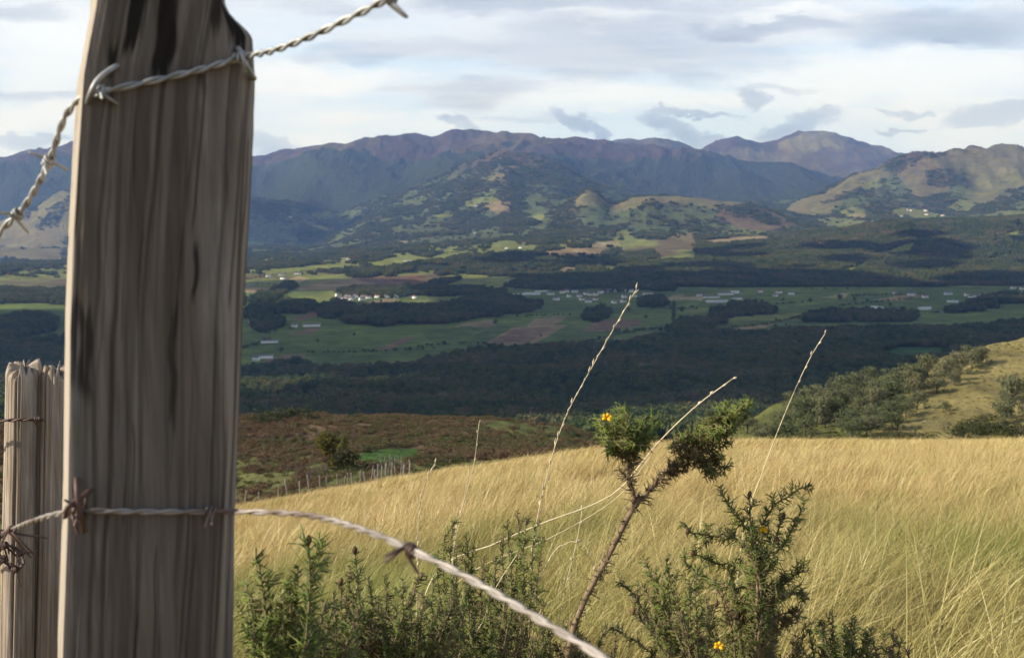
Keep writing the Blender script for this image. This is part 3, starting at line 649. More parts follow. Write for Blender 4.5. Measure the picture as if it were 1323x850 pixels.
def tree_thing(name, loc, hgt, wid, kind, label, cat, group, crown_meshes, trunk_mesh, rz=0.0):
    e = empty(name, loc, rz, (wid, wid, hgt))
    link('crown', crown_meshes[kind % len(crown_meshes)], e); link('trunk', trunk_mesh, e)
    return tag(e, label, cat, group)
def trunk_mesh(seed, limbs=6):
    rng = np.random.default_rng(seed); mb = MB()
    mb.tube([(0, 0, -0.06), (0.01, 0, 0.12), (-0.01, 0.01, 0.3), (0.0, 0, 0.6)], [0.035, 0.026, 0.021, 0.010], 7)
    for i in range(limbs):
        a = rng.uniform(0, 6.28); z0 = rng.uniform(0.18, 0.42); r = rng.uniform(0.2, 0.34); zt = rng.uniform(0.55, 0.85)
        mb.tube([(0, 0, z0), (0.5 * r * math.cos(a), 0.5 * r * math.sin(a), z0 + 0.5 * (zt - z0) + 0.03), (r * math.cos(a), r * math.sin(a), zt)], [0.014, 0.009, 0.003], 5)
    return mb.mesh('trunk', MAT_BARK, True)
TRUNKS = [trunk_mesh(i) for i in range(3)]
def crown_mesh(seed, mat, n=1500, size=0.036, open_=False):
    rng = np.random.default_rng(seed)
    lobes = [(rng.uniform(-.1, .1), rng.uniform(-.1, .1), 0.6, 0.26)] + [(rng.uniform(-.32, .32), rng.uniform(-.32, .32), rng.uniform(.2, .86), rng.uniform(.12, .21)) for _ in range(17)]
    V, Tq, A = crown_tris(rng, n, size, lobes, 0.75)
    return np_mesh('crown', V, None, Tq, mat, False, {'a': A})
OAKS = [crown_mesh(300 + i, MAT_OAK) for i in range(6)]
VCROWN = PR_TREE

# lone trees standing in the valley fields
for i, (px, py, h_) in enumerate([(640, 420, 15), (574, 447, 11), (1085, 389, 20), (1046, 391, 15), (1104, 390, 15), (1120, 391, 12), (868, 400, 13), (834, 412, 12), (796, 431, 12), (853, 430, 13),
                                  (940, 402, 14), (1002, 424, 10), (1015, 422, 9), (410, 443, 9), (458, 434, 8), (541, 451, 9), (364, 456, 11), (330, 448, 11), (374, 389, 14), (492, 391, 10), (880, 404, 14),
                                  (1150, 396, 12), (700, 436, 7), (626, 446, 7), (1290, 400, 13), (812, 402, 12), (1012, 390, 13), (930, 398, 13)]):
    tree_thing('field_tree', ground_at(px, py, 1850, 5000), h_, h_ * 1.0, i, 'dark round tree standing alone in the valley fields', 'tree', 'lone trees in the valley fields', VCROWN, TRUNKS[i % 3], i * 1.7)

# trees on the sunlit spur beside the meadow
SPUR = [  # photo x, y of the foot, height, width
 (1048, 540, 9, 9.5), (1035, 552, 8, 8), (1060, 530, 7.5, 8), (1066, 553, 9, 7.5), (1075, 543, 8, 7), (1082, 521, 9, 8), (1095, 519, 8, 8), (1103, 515, 8.5, 8), (1118, 512, 7, 7.5), (1131, 532, 7.5, 8),
 (1148, 545, 7, 7), (1140, 522, 7, 7.5), (1158, 520, 7, 7.5), (1172, 504, 8.5, 10), (1180, 512, 8, 8), (1198, 488, 8.5, 10), (1220, 494, 10, 8), (1232, 498, 5.5, 6), (1240, 484, 8, 9), (1210, 508, 4.8, 6.5), (1256, 476, 8, 8.5), (1268, 472, 7, 7),
 (1120, 562, 6, 7), (1100, 565, 5, 7), (1160, 556, 5, 5.5), (1124, 500, 7, 7), (1150, 500, 6, 7), (1305, 540, 12, 8.5), (1320, 530, 11, 8), (1298, 546, 7, 7), (1222, 530, 2.4, 3), (1185, 530, 5.5, 6.5), (1170, 538, 6, 6.5), (1110, 540, 6.5, 7), (1000, 566, 5, 7), (985, 572, 4.5, 6.5), (1020, 570, 5, 7), (965, 560, 5, 7),
 (1028, 538, 7, 8), (1056, 546, 8, 8), (1072, 532, 8, 8), (1090, 530, 8, 8), (1085, 550, 7, 7), (1094, 558, 6, 7), (1112, 528, 7, 8), (1128, 518, 7, 8), (1145, 512, 7, 8), (1136, 556, 5, 6), (1190, 500, 7, 8), (1163, 508, 7, 8), (1040, 562, 6, 7), (1010, 556, 5, 7), (1120, 548, 6, 7)]
for i, (px, py, h_, w_) in enumerate(SPUR):
    g = ground_at(px, py, 140, 480)
    if h_ < 3: lab, grp = 'tiny lone round bush-like tree on the bare tan slope of the spur', None
    elif px > 1290: lab, grp = 'tall bushy tree standing clear on the open tan slope of the spur', 'trees on the open tan slope'
    elif px > 1165 and py < 512: lab, grp = 'grey-green tree in the line along the crest of the sunlit spur', 'trees along the spur crest'
    elif px > 1105: lab, grp = 'pale grey-green tree beside the tan path down the spur', 'trees beside the tan path'
    elif py > 560: lab, grp = 'low round tree at the foot of the spur just above the meadow grass', 'low trees at the spur foot'
    else: lab, grp = 'dense dark-green tree on the olive shoulder of the spur', 'trees on the olive shoulder'
    tree_thing('hillside_tree', g, h_, w_, i, lab, 'tree', grp, OAKS, TRUNKS[i % 3], i * 2.1)
# low shrubs at the foot of the spur
MAT_SHRUB = leaf_mat('shrub_leaves', [(0.0, (0.030, 0.042, 0.014)), (0.5, (0.055, 0.062, 0.022)), (1.0, (0.085, 0.070, 0.032))], 0.15)
def shrub_mesh(seed, mat, n=650, size=0.05):
    rng = np.random.default_rng(seed)
    lobes = [(rng.uniform(-.5, .5), rng.uniform(-.4, .4), rng.uniform(.15, .6), rng.uniform(.18, .32)) for _ in range(11)]
    V, Tq, A = crown_tris(rng, n, size, lobes, 0.8)
    return np_mesh('foliage', V, None, Tq, mat, False, {'a': A})
SHRUBS = [shrub_mesh(500 + i, MAT_SHRUB) for i in range(5)]
def shrub(name, loc, w_, h_, i, label, group, meshes=SHRUBS):
    e = empty(name, loc, i * 1.3, (w_, w_, h_)); link('foliage', meshes[i % len(meshes)], e)
    link('stem', TRUNKS[i % 3], e); return tag(e, label, 'shrub', group)
for i, (px, py, w_, h_) in enumerate([(1245, 566, 7, 4), (1262, 560, 7, 5), (1280, 562, 7, 5), (1300, 563, 7, 4.5), (1180, 572, 6, 3.2), (1165, 573, 6, 3), (1200, 574, 6, 2.6), (1318, 566, 6, 3.5), (995, 578, 6, 3), (1060, 578, 7, 3.4), (1080, 575, 6, 3), (960, 579, 6, 3), (1030, 577, 6, 3.2), (1130, 574, 6, 2.8), (1274, 550, 4, 4)]):
    shrub('dark_shrub', ground_at(px, py, 140, 420), w_, h_, i, 'dark low shrub at the foot of the sunlit spur', 'shrubs at the foot of the spur')

# bracken and scrub on the brown knoll
MAT_BRK = leaf_mat('brown_bracken', [(0.0, (0.075, 0.046, 0.028)), (0.35, (0.120, 0.076, 0.044)), (0.6, (0.150, 0.104, 0.060)), (0.75, (0.105, 0.098, 0.042)), (1.0, (0.090, 0.098, 0.036))], 0.2, 1.0)
BRK = [shrub_mesh(560 + i, MAT_BRK, 260, 0.085) for i in range(5)]
brd = (sstep(PY, 608, 580) * sstep(PX, 800, 770) * (0.45 + 0.55 * sstep(nA, 0.30, 0.5)) + 0.25 * sstep(PX, 560, 420)) * (PX < 800)
brd *= 1 - inside(PX, PY, [(450, 598), (468, 582), (500, 577), (550, 578), (545, 590), (500, 598)])
brd *= 1 - 0.9 * inside(PX, PY, [(600, 552), (640, 543), (720, 548), (775, 566), (770, 575), (700, 566), (640, 560)])
brd *= 0.45 + 0.55 * sstep(fbm(GX / 14, GY / 14, 66, 3), 0.38, 0.58)
P, rng = cell_scatter(brd, 3.0, 8, (GY > 150) & (GY < 345)); n = len(P); hs = rng.uniform(0.7, 1.7, n)
scatter('bracken', P, np.stack([np.zeros(n), np.zeros(n), rng.uniform(0, 6.28, n)], -1), np.stack([hs * 1.7, hs * 1.7, hs], -1), rng.integers(0, 5, n), BRK, 'rust-brown bracken covering the knoll beyond the stake fence', 'bracken')
MAT_GRS = leaf_mat('olive_scrub', [(0.0, (0.055, 0.065, 0.02)), (0.5, (0.09, 0.09, 0.03)), (1.0, (0.14, 0.12, 0.045))], 0.25, 1.0)
GSC = [shrub_mesh(580 + i, MAT_GRS, 200, 0.09) for i in range(4)]
gd = (1 - sstep(PY, 615, 590)) * (PX < 640) * 0.6 + 0.5 * ((PX > 560) & (PX < 790) & (PY > 560)) + 0.35 * (PX > 950)
P, rng = cell_scatter(gd, 5.0, 9, (GY > 131) & (GY < 400)); n = len(P); hs = rng.uniform(0.3, 0.9, n) * np.where(P[:, 0] > 20, 0.6, 1)
scatter('rough_grass', P, np.stack([np.zeros(n), np.zeros(n), rng.uniform(0, 6.28, n)], -1), np.stack([hs * 1.8, hs * 1.8, hs], -1), rng.integers(0, 4, n), GSC, 'olive rough grass and low scrub on the slopes beyond the meadow', 'scrub')
MAT_YEL = leaf_mat('yellow_leaves', [(0.0, (0.075, 0.075, 0.02)), (0.5, (0.13, 0.11, 0.025)), (1.0, (0.19, 0.14, 0.03))], 0.25)
YEL = [crown_mesh(640, MAT_YEL, 1600, 0.05)]; DKC = [crown_mesh(641, MAT_SHRUB, 1800, 0.05)]
tree_thing('autumn_tree', ground_at(430, 606, 140, 300), 6.8, 6.5, 0, 'small autumn tree turning yellow above the stake fence', 'tree', None, YEL, TRUNKS[0])
tree_thing('evergreen_tree', ground_at(449, 609, 140, 300), 4.4, 5.5, 0, 'dark green bushy tree beside the yellow autumn tree', 'tree', None, DKC, TRUNKS[1])
def bare_tree(px, py, h_, i):
    e = empty('bare_tree', ground_at(px, py, 131, 300), i, (h_, h_, h_)); rng = np.random.default_rng(700 + i); mb = MB()
    def grow(p, d, L, r, lev):
        q = p + d * L; mid = (p + q) / 2 + rng.normal(scale=L * 0.06, size=3)
        mb.tube([p, mid, q], [r, r * 0.8, r * 0.6], 4, cap=False)
        if lev == 0: return
        for _ in range(rng.integers(2, 5)):
            dd = d + rng.normal(scale=0.5, size=3); dd[2] = abs(dd[2]) * 0.8 + 0.1; grow(q if rng.random() < .6 else mid, dd / np.linalg.norm(dd), L * rng.uniform(.6, .85), r * 0.55, lev - 1)
    grow(np.zeros(3), np.array([0.1, 0, 1.0]), 0.26, 0.022, 4)
    link('branches', mb.mesh('branches', MAT_BARK), e)
    link('trunk', trunk_mesh(710 + i, 0), e)
    tag(e, 'leafless grey scrub tree on the slope below the autumn tree', 'tree', 'leafless trees on the slope')
for i, (px, py, h_) in enumerate([(398, 628, 5.0), (412, 622, 4.5), (385, 622, 4.5), (423, 618, 4), (372, 615, 4)]): bare_tree(px, py, h_, i)
for i, (px, py, w_, h_) in enumerate([(345, 543, 7, 4), (365, 540, 8, 4.5), (380, 540, 8, 5), (330, 546, 6, 3), (460, 541, 5, 2.2), (545, 597, 4, 2.0), (350, 548, 6, 3.5), (400, 543, 5, 2.5), (480, 584, 5, 1.6), (560, 606, 3, 1.2), (575, 600, 4, 1.4), (590, 596, 4, 1.5)]):
    shrub('knoll_shrub', ground_at(px, py, 140, 345), w_, h_, i + 2, 'dark green shrub on the bracken knoll', 'shrubs on the bracken knoll')

# ------------------------------------------------------------------ houses
MAT_WALL = plain('white_render', (0.80, 0.79, 0.76), 0.85, 0.06, 0.4); MAT_ROOF = plain('grey_slate', (0.16, 0.15, 0.155), 0.7, 0.25, 0.5)
MAT_ROOF2 = plain('red_brown_tile', (0.22, 0.13, 0.095), 0.85, 0.25, 0.5); MAT_ROOFW = plain('pale_sheet_roof', (0.50, 0.52, 0.55), 0.5, 0.08, 0.3); MAT_WIN = plain('dark_glass', (0.03, 0.035, 0.04), 0.3, 0.2, 1.0)
def house_meshes(roofmat, pitch, nm):
    w = MB(); w.box(-.5, .5, -.5, .5, -0.3, 1.0)
    V = np.array([(-.499, -.499, 1.001), (-.499, .499, 1.001), (-.499, 0, 1 + pitch), (.499, -.499, 1.001), (.499, .499, 1.001), (.499, 0, 1 + pitch)])
    w.add(V, [(0, 3, 5, 2), (1, 2, 5, 4)], [(0, 2, 1), (3, 4, 5)])
    r = MB(); o = 0.07
    for s in (-1, 1):
        a = np.array([(-.56, 0, 1 + pitch + .02), (.56, 0, 1 + pitch + .02), (.56, s * (.5 + o), 1 - pitch * o * 2 + .02), (-.56, s * (.5 + o), 1 - pitch * o * 2 + .02)])
        r.add(np.vstack([a, a + [0, 0, .06]]), [(0, 1, 2, 3), (4, 7, 6, 5), (0, 4, 5, 1), (1, 5, 6, 2), (2, 6, 7, 3), (3, 7, 4, 0)])
    wi = MB(); wi.box(-.06, .06, -.51, -.49, .2, .6)
    return w.mesh('wall', MAT_WALL), r.mesh('roof', roofmat), wi.mesh('window', MAT_WIN)
HM = {'g': house_meshes(MAT_ROOF, 0.55, 'g'), 'r': house_meshes(MAT_ROOF2, 0.5, 'r'), 'w': house_meshes(MAT_ROOFW, 0.28, 'w'), 'k': house_meshes(MAT_ROOF, 0.28, 'k')}
NAMEH = {'g': ('house', 'white house with grey slate roof'), 'r': ('house', 'white house with red-brown tiled roof'), 'w': ('barn', 'long barn with pale sheet roof'), 'k': ('barn', 'long barn with grey roof')}
hr = random.Random(3)
def house(px, py, wpx, kind, where, group, rz=None):
    g = ground_at(px, py, 1400, 9800)
    L = max(9.0, wpx * g.y / F); name, lab = NAMEH[kind]
    dep = min(L * 0.8, hr.uniform(9, 12)) if name == 'house' else min(max(L * 0.34, 10), 22)
    hh = hr.uniform(5.5, 7.5) if name == 'house' else hr.uniform(4.5, 6)
    e = empty(name, g, hr.uniform(-0.9, 0.9) if rz is None else rz, (L, dep, hh))
    w, r, wi = HM[kind]; link('wall', w, e); link('roof', r, e)
    if name == 'house':
        for k in (-.3, 0, .3):
            o = link('window', wi, e); o.location = (k, 0, 0)
    tag(e, lab + ' ' + where, name, group + (', grey roofs' if kind in 'gk' else ', tiled roofs' if kind == 'r' else ', pale roofs'))
vil = 'in the village in the middle of the valley'
for i, (px, py, w) in enumerate([(712, 381, 9), (719, 388, 8), (726, 379, 6), (732, 378, 6), (742, 378, 7), (757, 381, 7), (764, 382, 8), (760, 391, 8), (770, 388, 6), (770, 382, 6), (785, 378, 10), (793, 392, 6), (805, 376, 6), (839, 372, 6), (834, 381, 6), (841, 381, 5), (807, 385, 6), (805, 391, 7), (794, 377, 6), (748, 384, 6), (752, 388, 6), (776, 379, 6), (815, 378, 5), (820, 384, 5), (735, 384, 5)]):
    house(px, py, w, 'ggr'[i % 3], vil, 'village houses in the valley middle')
for (px, py, w, k) in [(665, 382, 22, 'w'), (688, 381, 20, 'w'), (700, 377, 16, 'k')]: house(px, py, w, k, 'beside the tree belt at the village edge', 'village edge barns', 0.12)
for (px, py, w, k) in [(918, 385, 22, 'k'), (926, 391, 26, 'w'), (938, 381, 20, 'k'), (950, 379, 10, 'w'), (952, 387, 12, 'k')]: house(px, py, w, k, 'in the large farmyard', 'farmyard barns', 0.1)
for i, (px, py, w) in enumerate([(904, 383, 6), (1002, 383, 6), (1006, 379, 8), (1023, 381, 8), (983, 378, 6), (1225, 381, 10), (1195, 385, 7), (1178, 382, 9), (1155, 380, 5), (1160, 404, 9)]):
    house(px, py, w, 'rg'[i % 2], 'among fields below wooded hills', 'scattered farmhouses in the valley')
for (px, py, w, k) in [(1230, 391, 13, 'w'), (1133, 399, 15, 'w'), (1195, 400, 16, 'w')]: house(px, py, w, k, 'standing alone in green valley fields', 'lone field barns')
for i, (zx, zy) in enumerate([(975, 330), (1000, 345), (1030, 338), (1060, 335), (1110, 343), (1140, 333), (1260, 286), (1310, 292), (1200, 352), (1230, 343), (1250, 328), (1280, 322), (1290, 352), (1310, 342), (1265, 357), (1240, 357), (1315, 320), (1125, 350), (1180, 345), (1215, 362), (1300, 330)]):
    house(1040 + zx / 4.675, 310 + zy / 4.675 + 2, hr.uniform(5, 8), 'grg'[i % 3], 'in the village at the valley edge', 'village houses at the valley edge')
for i, (zx, zy) in enumerate([(680, 355), (700, 378), (730, 374), (770, 382), (800, 364), (850, 364), (840, 382), (880, 370), (940, 364), (1000, 366), (1060, 366), (1180, 370), (745, 362), (780, 372)]):
    house(300 + zx / 5, 310 + zy / 5 + 2, hr.uniform(5, 8), 'ggr'[i % 3], 'in the hamlet under a tree belt', 'hamlet houses')
for i, (px, py, w) in enumerate([(364, 356, 7), (366, 361, 7), (384, 355, 9), (347, 358, 7), (380, 423, 7), (331, 466, 8), (325, 417, 6), (338, 417, 6), (20, 450, 5)]):
    house(px, py, w, 'g', 'on pastures below the dark spur', 'farmhouses on the green pastures')
for (px, py, w, k) in [(402, 422, 22, 'k'), (349, 443, 22, 'k'), (345, 463, 16, 'k'), (526, 339, 9, 'w'), (450, 336, 5, 'w')]: house(px, py, w, k, 'on the green pastures below the mountain', 'barns on the green pastures', 0.15)
for i, (px, py) in enumerate([(616, 267), (655, 322), (672, 321), (615, 302), (1128, 286), (1173, 272), (1177, 273), (1195, 273), (1197, 278), (1195, 289), (1218, 279), (1238, 259), (1165, 280), (1288, 272), (1321, 281), (1117, 302), (1206, 316), (375, 281)]):
    house(px, py, hr.uniform(3.2, 4.6), 'w' if i in (1, 2, 15, 4) else 'rg'[i % 2], 'far off on the mountain pastures', 'far houses on the mountain pastures')
for (px, py, w, k) in [(994, 476, 8, 'g'), (1008, 485, 10, 'w'), (1052, 482, 11, 'w')]: house(px, py, w, k, 'in a clearing of the dark slope wood', 'buildings in the slope wood')
house(1231, 462, 7, 'g', 'at the edge of the green clearing beyond the spur', 'house by the green clearing')

# ------------------------------------------------------------------ unseen clouds, placed to shade the valley, foothills and dark spur
def cloud(px_, py_, hx, hy, alt, seed, gz=-250, lumps=30):
    """cumulus above the place whose shade it throws; (px_,py_) ground centre in metres"""
    rng = np.random.default_rng(seed); t = (alt - gz) / SUN.z
    cx_, cy_ = px_ + SUN.x * t, py_ + SUN.y * t
    V, Tq, off = [], [], 0
    import bmesh
    bm = bmesh.new(); bmesh.ops.create_icosphere(bm, subdivisions=3, radius=1.0)
    SV = np.array([v.co[:] for v in bm.verts]); SF = np.array([[v.index for v in f.verts] for f in bm.faces]); bm.free()
    for i in range(lumps):
        a, r = rng.uniform(0, 6.28), math.sqrt(rng.random())
        r0 = rng.uniform(0.16, 0.34) * min(hx, hy) * (1.2 - 0.5 * r)
        c = np.array([cx_ + hx * r * math.cos(a), cy_ + hy * r * math.sin(a), alt + 0.25 * r0])
        n = 1 + 0.22 * (fbm(SV[:, 0] * 2.3 + i, SV[:, 1] * 2.3 + SV[:, 2] * 1.7, seed, 3) - 0.5) * 2
        P = SV * n[:, None] * np.array([r0, r0, r0 * 0.5]); P[:, 2] = np.maximum(P[:, 2], -0.12 * r0)
        V.append(P + c); Tq.append(SF + off); off += len(SV)
    o = link('cloud', np_mesh('cloud', np.vstack(V), None, np.vstack(Tq), MAT_CLOUD, True))
    return o
MAT_CLOUD = plain('cloud_white', (0.9, 0.9, 0.9), 1.0, 0.02, 0.001, spec=0.0)
tag(cloud(200, 2560, 2600, 1600, 1500, 1, -250, 34), 'broad white cumulus whose shade lies over the valley fields', 'cloud', 'unseen clouds overhead')
tag(cloud(1500, 4700, 1700, 520, 1900, 2), 'cumulus whose shade lies over the wooded foothills', 'cloud', 'unseen clouds overhead')
tag(cloud(-2300, 8700, 750, 800, 3000, 4, 0), 'high cumulus whose shade lies over the dark mountain spur', 'cloud', 'unseen clouds overhead')

# ------------------------------------------------------------------ stake fence at the far side of the meadow
def meadow_hit(px, py, lift=0.0):
    u, v = px_dir(px, py); ys = np.linspace(1.5, 127, 2500)
    ok = v * ys <= meadow_z(u * ys, ys) + lift
    if ok.any():
        y = ys[int(np.argmax(ok))]; return Vector((u * y, y, float(meadow_z(u * y, y))))
    return None
MAT_STAKE = plain('weathered_stake', (0.20, 0.175, 0.145), 0.9, 0.35, 3.0)
def stake_mesh(seed):
    rng = np.random.default_rng(seed); mb = MB(); k = 8; zs = [-0.35, 0, 0.4, 0.8, 1.12, 1.2, 1.235]
    r = rng.uniform(0.75, 1.2, k); V = []
    for i, z in enumerate(zs):
        rr = 0.062 * (1 - 0.06 * i) * (0.55 if i == len(zs) - 1 else 0.9 if i == len(zs) - 2 else 1)
        for j in range(k):
            a = j * 2 * math.pi / k; V.append((rr * r[j] * math.cos(a) + 0.01 * i * rng.uniform(-.3, .3), rr * r[j] * math.sin(a), z + (0.03 * rng.uniform(-1, 1) if i >= 5 else 0)))
    n = len(zs); Q = [(i * k + j, i * k + (j + 1) % k, (i + 1) * k + (j + 1) % k, (i + 1) * k + j) for i in range(n - 1) for j in range(k)]
    V.append((0, 0, 1.22)); T = [((n - 1) * k + j, (n - 1) * k + (j + 1) % k, n * k) for j in range(k)]
    mb.add(V, Q, T); return mb.mesh('fence_stake', MAT_STAKE)
STAKES = [stake_mesh(i) for i in range(6)]
sr = random.Random(5)
for i, (zx, zy) in enumerate([(20, 392), (45, 390), (105, 390), (170, 388), (210, 388), (255, 386), (292, 386), (330, 386), (362, 380), (395, 375), (415, 371), (436, 369), (452, 367), (475, 366), (500, 362), (517, 360), (530, 356), (543, 354), (555, 352), (568, 349), (580, 345), (590, 341), (600, 337), (612, 332), (622, 327), (635, 321), (645, 316), (655, 310), (662, 303)]):
    px, py = 300 + zx / 2.876, 520 + zy / 2.876
    yy = 101 + 3 * math.sin(zx * 0.02); u = px_dir(px, py)[0]; g = Vector((u * yy, yy, float(meadow_z(u * yy, yy))))
    o = link('fence_stake', STAKES[i % 6]); o.location = g; o.rotation_euler = (sr.uniform(-.12, .12), sr.uniform(-.16, .16), sr.uniform(0, 6)); s = sr.uniform(1.3, 1.75); o.scale = (1.5, 1.5, s)
    tag(o, 'grey split wooden stake in the row along the far meadow edge', 'fence stake', 'stakes along the far meadow edge')
for i, (zx, zy) in enumerate([(545, 247), (556, 245), (566, 245), (577, 245), (585, 247), (594, 248), (602, 248), (611, 248), (619, 247), (627, 248), (634, 268)]):
    g = ground_at(300 + zx / 2.876, 520 + zy / 2.876, 130, 300)
    o = link('fence_stake', STAKES[(i + 2) % 6]); o.location = g; o.rotation_euler = (sr.uniform(-.1, .1), sr.uniform(-.14, .14), sr.uniform(0, 6)); o.scale = (1.3, 1.3, sr.uniform(1.6, 2.1))
    tag(o, 'pale stake in the close palisade row beside the small green pasture', 'fence stake', 'palisade stakes by the green pasture')

# ------------------------------------------------------------------ hay grass
def grass_material():
    m, T = material('hay_blades')
    a = T.n('ShaderNodeAttribute', attribute_name='a').outputs['Fac']; b = T.n('ShaderNodeAttribute', attribute_name='b').outputs['Fac']
    rnd = T.n('ShaderNodeObjectInfo').outputs['Random']
    pos = T.n('ShaderNodeNewGeometry').outputs['Position']; sep = T.n('ShaderNodeSeparateXYZ', {0: pos})
    patch = T.noise(pos, 0.33, 4, 0.6); p2 = T.noise(pos, 0.07, 3, 0.6)
    straw = T.ramp(b, [(0.0, (0.30, 0.21, 0.07)), (0.3, (0.50, 0.37, 0.13)), (0.7, (0.68, 0.55, 0.25)), (0.9, (0.46, 0.30, 0.12)), (1.0, (0.26, 0.12, 0.05))])
    green = T.ramp(b, [(0.0, (0.075, 0.11, 0.020)), (0.5, (0.19, 0.22, 0.04)), (1.0, (0.36, 0.34, 0.08))])
    g = T.math('ADD', T.math('MULTIPLY', T.map(patch, 0.42, 0.62), 0.62), T.math('MULTIPLY', rnd, 0.22))
    g = T.math('ADD', g, T.map(sep.outputs[1], 3.0, 22.0, 0.58, -0.15))
    g = T.math('ADD', g, T.map(p2, 0.45, 0.7, 0, 0.18))
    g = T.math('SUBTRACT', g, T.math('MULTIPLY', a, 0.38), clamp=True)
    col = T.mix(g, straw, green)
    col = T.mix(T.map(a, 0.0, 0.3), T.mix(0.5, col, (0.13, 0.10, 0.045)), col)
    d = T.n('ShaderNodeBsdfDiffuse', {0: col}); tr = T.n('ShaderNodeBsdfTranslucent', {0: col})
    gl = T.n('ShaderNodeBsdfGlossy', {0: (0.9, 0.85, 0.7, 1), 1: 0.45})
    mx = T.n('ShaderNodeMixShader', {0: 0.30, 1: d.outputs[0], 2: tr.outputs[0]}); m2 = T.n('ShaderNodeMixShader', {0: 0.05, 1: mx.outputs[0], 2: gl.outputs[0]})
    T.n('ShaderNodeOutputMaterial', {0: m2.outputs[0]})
    return m
MAT_HAY = grass_material()
def tuft(seed, n, L0, L1, wid, spread, seg=5, lean=(0.15, 0.5), bend=(0.5, 1.25), aim=0.55):
    rng = np.random.default_rng(seed)
    az = rng.normal(0.0, aim, n) + np.where(rng.random(n) < 0.12, rng.uniform(-3, 3, n), 0)
    L = rng.uniform(L0, L1, n); th0 = rng.uniform(*lean, n); th1 = th0 + rng.uniform(*bend, n)
    base = rng.normal(scale=spread, size=(n, 2)); P = np.zeros((n, seg + 1, 3)); P[:, 0, :2] = base; P[:, 0, 2] = -0.03
    for i in range(seg):
        th = th0 + (th1 - th0) * (i / (seg - 1)) ** 1.4; st = L / seg
        P[:, i + 1, 0] = P[:, i, 0] + np.sin(th) * np.cos(az) * st; P[:, i + 1, 1] = P[:, i, 1] + np.sin(th) * np.sin(az) * st; P[:, i + 1, 2] = P[:, i, 2] + np.cos(th) * st
    ph = rng.uniform(0, 6.28, n); side = np.stack([np.cos(ph), np.sin(ph), np.zeros(n)], -1)
    tt = np.linspace(0, 1, seg + 1); w = wid * (1 - 0.92 * tt ** 1.6); wr = rng.uniform(0.6, 1.3, n)
    off = side[:, None] * (w[None, :, None] * wr[:, None, None])
    V = np.stack([P - off, P + off], 2).reshape(-1, 3)
    k = (seg + 1) * 2; b0 = np.arange(n)[:, None] * k; s = np.arange(seg)[None] * 2
    Q = np.stack([b0 + s, b0 + s + 1, b0 + s + 3, b0 + s + 2], -1).reshape(-1, 4)
    A = np.tile(np.repeat(tt, 2), n); B = np.repeat(rng.random(n), k)
    return np_mesh('tuft', V, Q, None, MAT_HAY, False, {'a': A, 'b': B})
T_NEAR = [tuft(800 + i, 46, 0.35, 0.85, 0.0023, 0.075, 7, (0.05, 0.5), (0.6, 1.7), 0.75) for i in range(7)]
T_MID = [tuft(820 + i, 60, 0.35, 0.75, 0.0042, 0.16, 5, (0.1, 0.5), (0.5, 1.3)) for i in range(6)]
T_FAR = [tuft(840 + i, 60, 0.30, 0.62, 0.011, 0.42, 4, (0.2, 0.6), (0.4, 1.1)) for i in range(5)]
T_TUS = [tuft(860 + i, 130, 0.5, 0.95, 0.0026, 0.10, 8, (0.0, 0.55), (0.9, 2.0), 1.0) for i in range(4)]
def strew(name, y0, y1, per_m2, protos, s0, s1, seed, label, hole=None):
    rng = np.random.default_rng(seed); n = int(0.62 * (y1 * y1 - y0 * y0) * per_m2)
    y = np.sqrt(rng.uniform(y0 * y0, y1 * y1, n)); x = rng.uniform(-0.62, 0.62, n) * y
    den_ = fbm(x * 0.9, y * 0.7, seed, 3); keep = den_ > 0.31
    x, y = x[keep], y[keep]; n = len(x); z = meadow_z(x, y)
    px = CX + F * (x / y) / (CT - z / y * ST)
    fade = 1 - 0.5 * sstep(fbm(x * 0.45, y * 0.3, seed + 9, 3), 0.52, 0.7)
    s = rng.uniform(s0, s1, n) ** 1.6 * fade
    wind = rng.normal(0, 0.45, n) + 0.9 * (fbm(x * 0.12, y * 0.09, 77, 3) - 0.5) * 2
    tx = rng.normal(0, 0.07, n)
    scatter(name, np.stack([x, y, z], -1), np.stack([tx, rng.normal(0, 0.08, n), wind + 0.12], -1), np.stack([s, s, s * rng.uniform(0.85, 1.15, n)], -1), rng.integers(0, len(protos), n), protos, label, 'grass')
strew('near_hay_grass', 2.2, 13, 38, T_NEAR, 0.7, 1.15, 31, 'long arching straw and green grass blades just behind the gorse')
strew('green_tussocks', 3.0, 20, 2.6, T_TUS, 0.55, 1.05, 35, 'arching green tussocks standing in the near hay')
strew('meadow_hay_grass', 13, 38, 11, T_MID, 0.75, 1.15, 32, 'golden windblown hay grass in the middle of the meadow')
strew('far_hay_grass', 38, 128, 2.6, T_FAR, 0.7, 1.1, 33, 'pale golden hay grass reaching to the meadow edge')

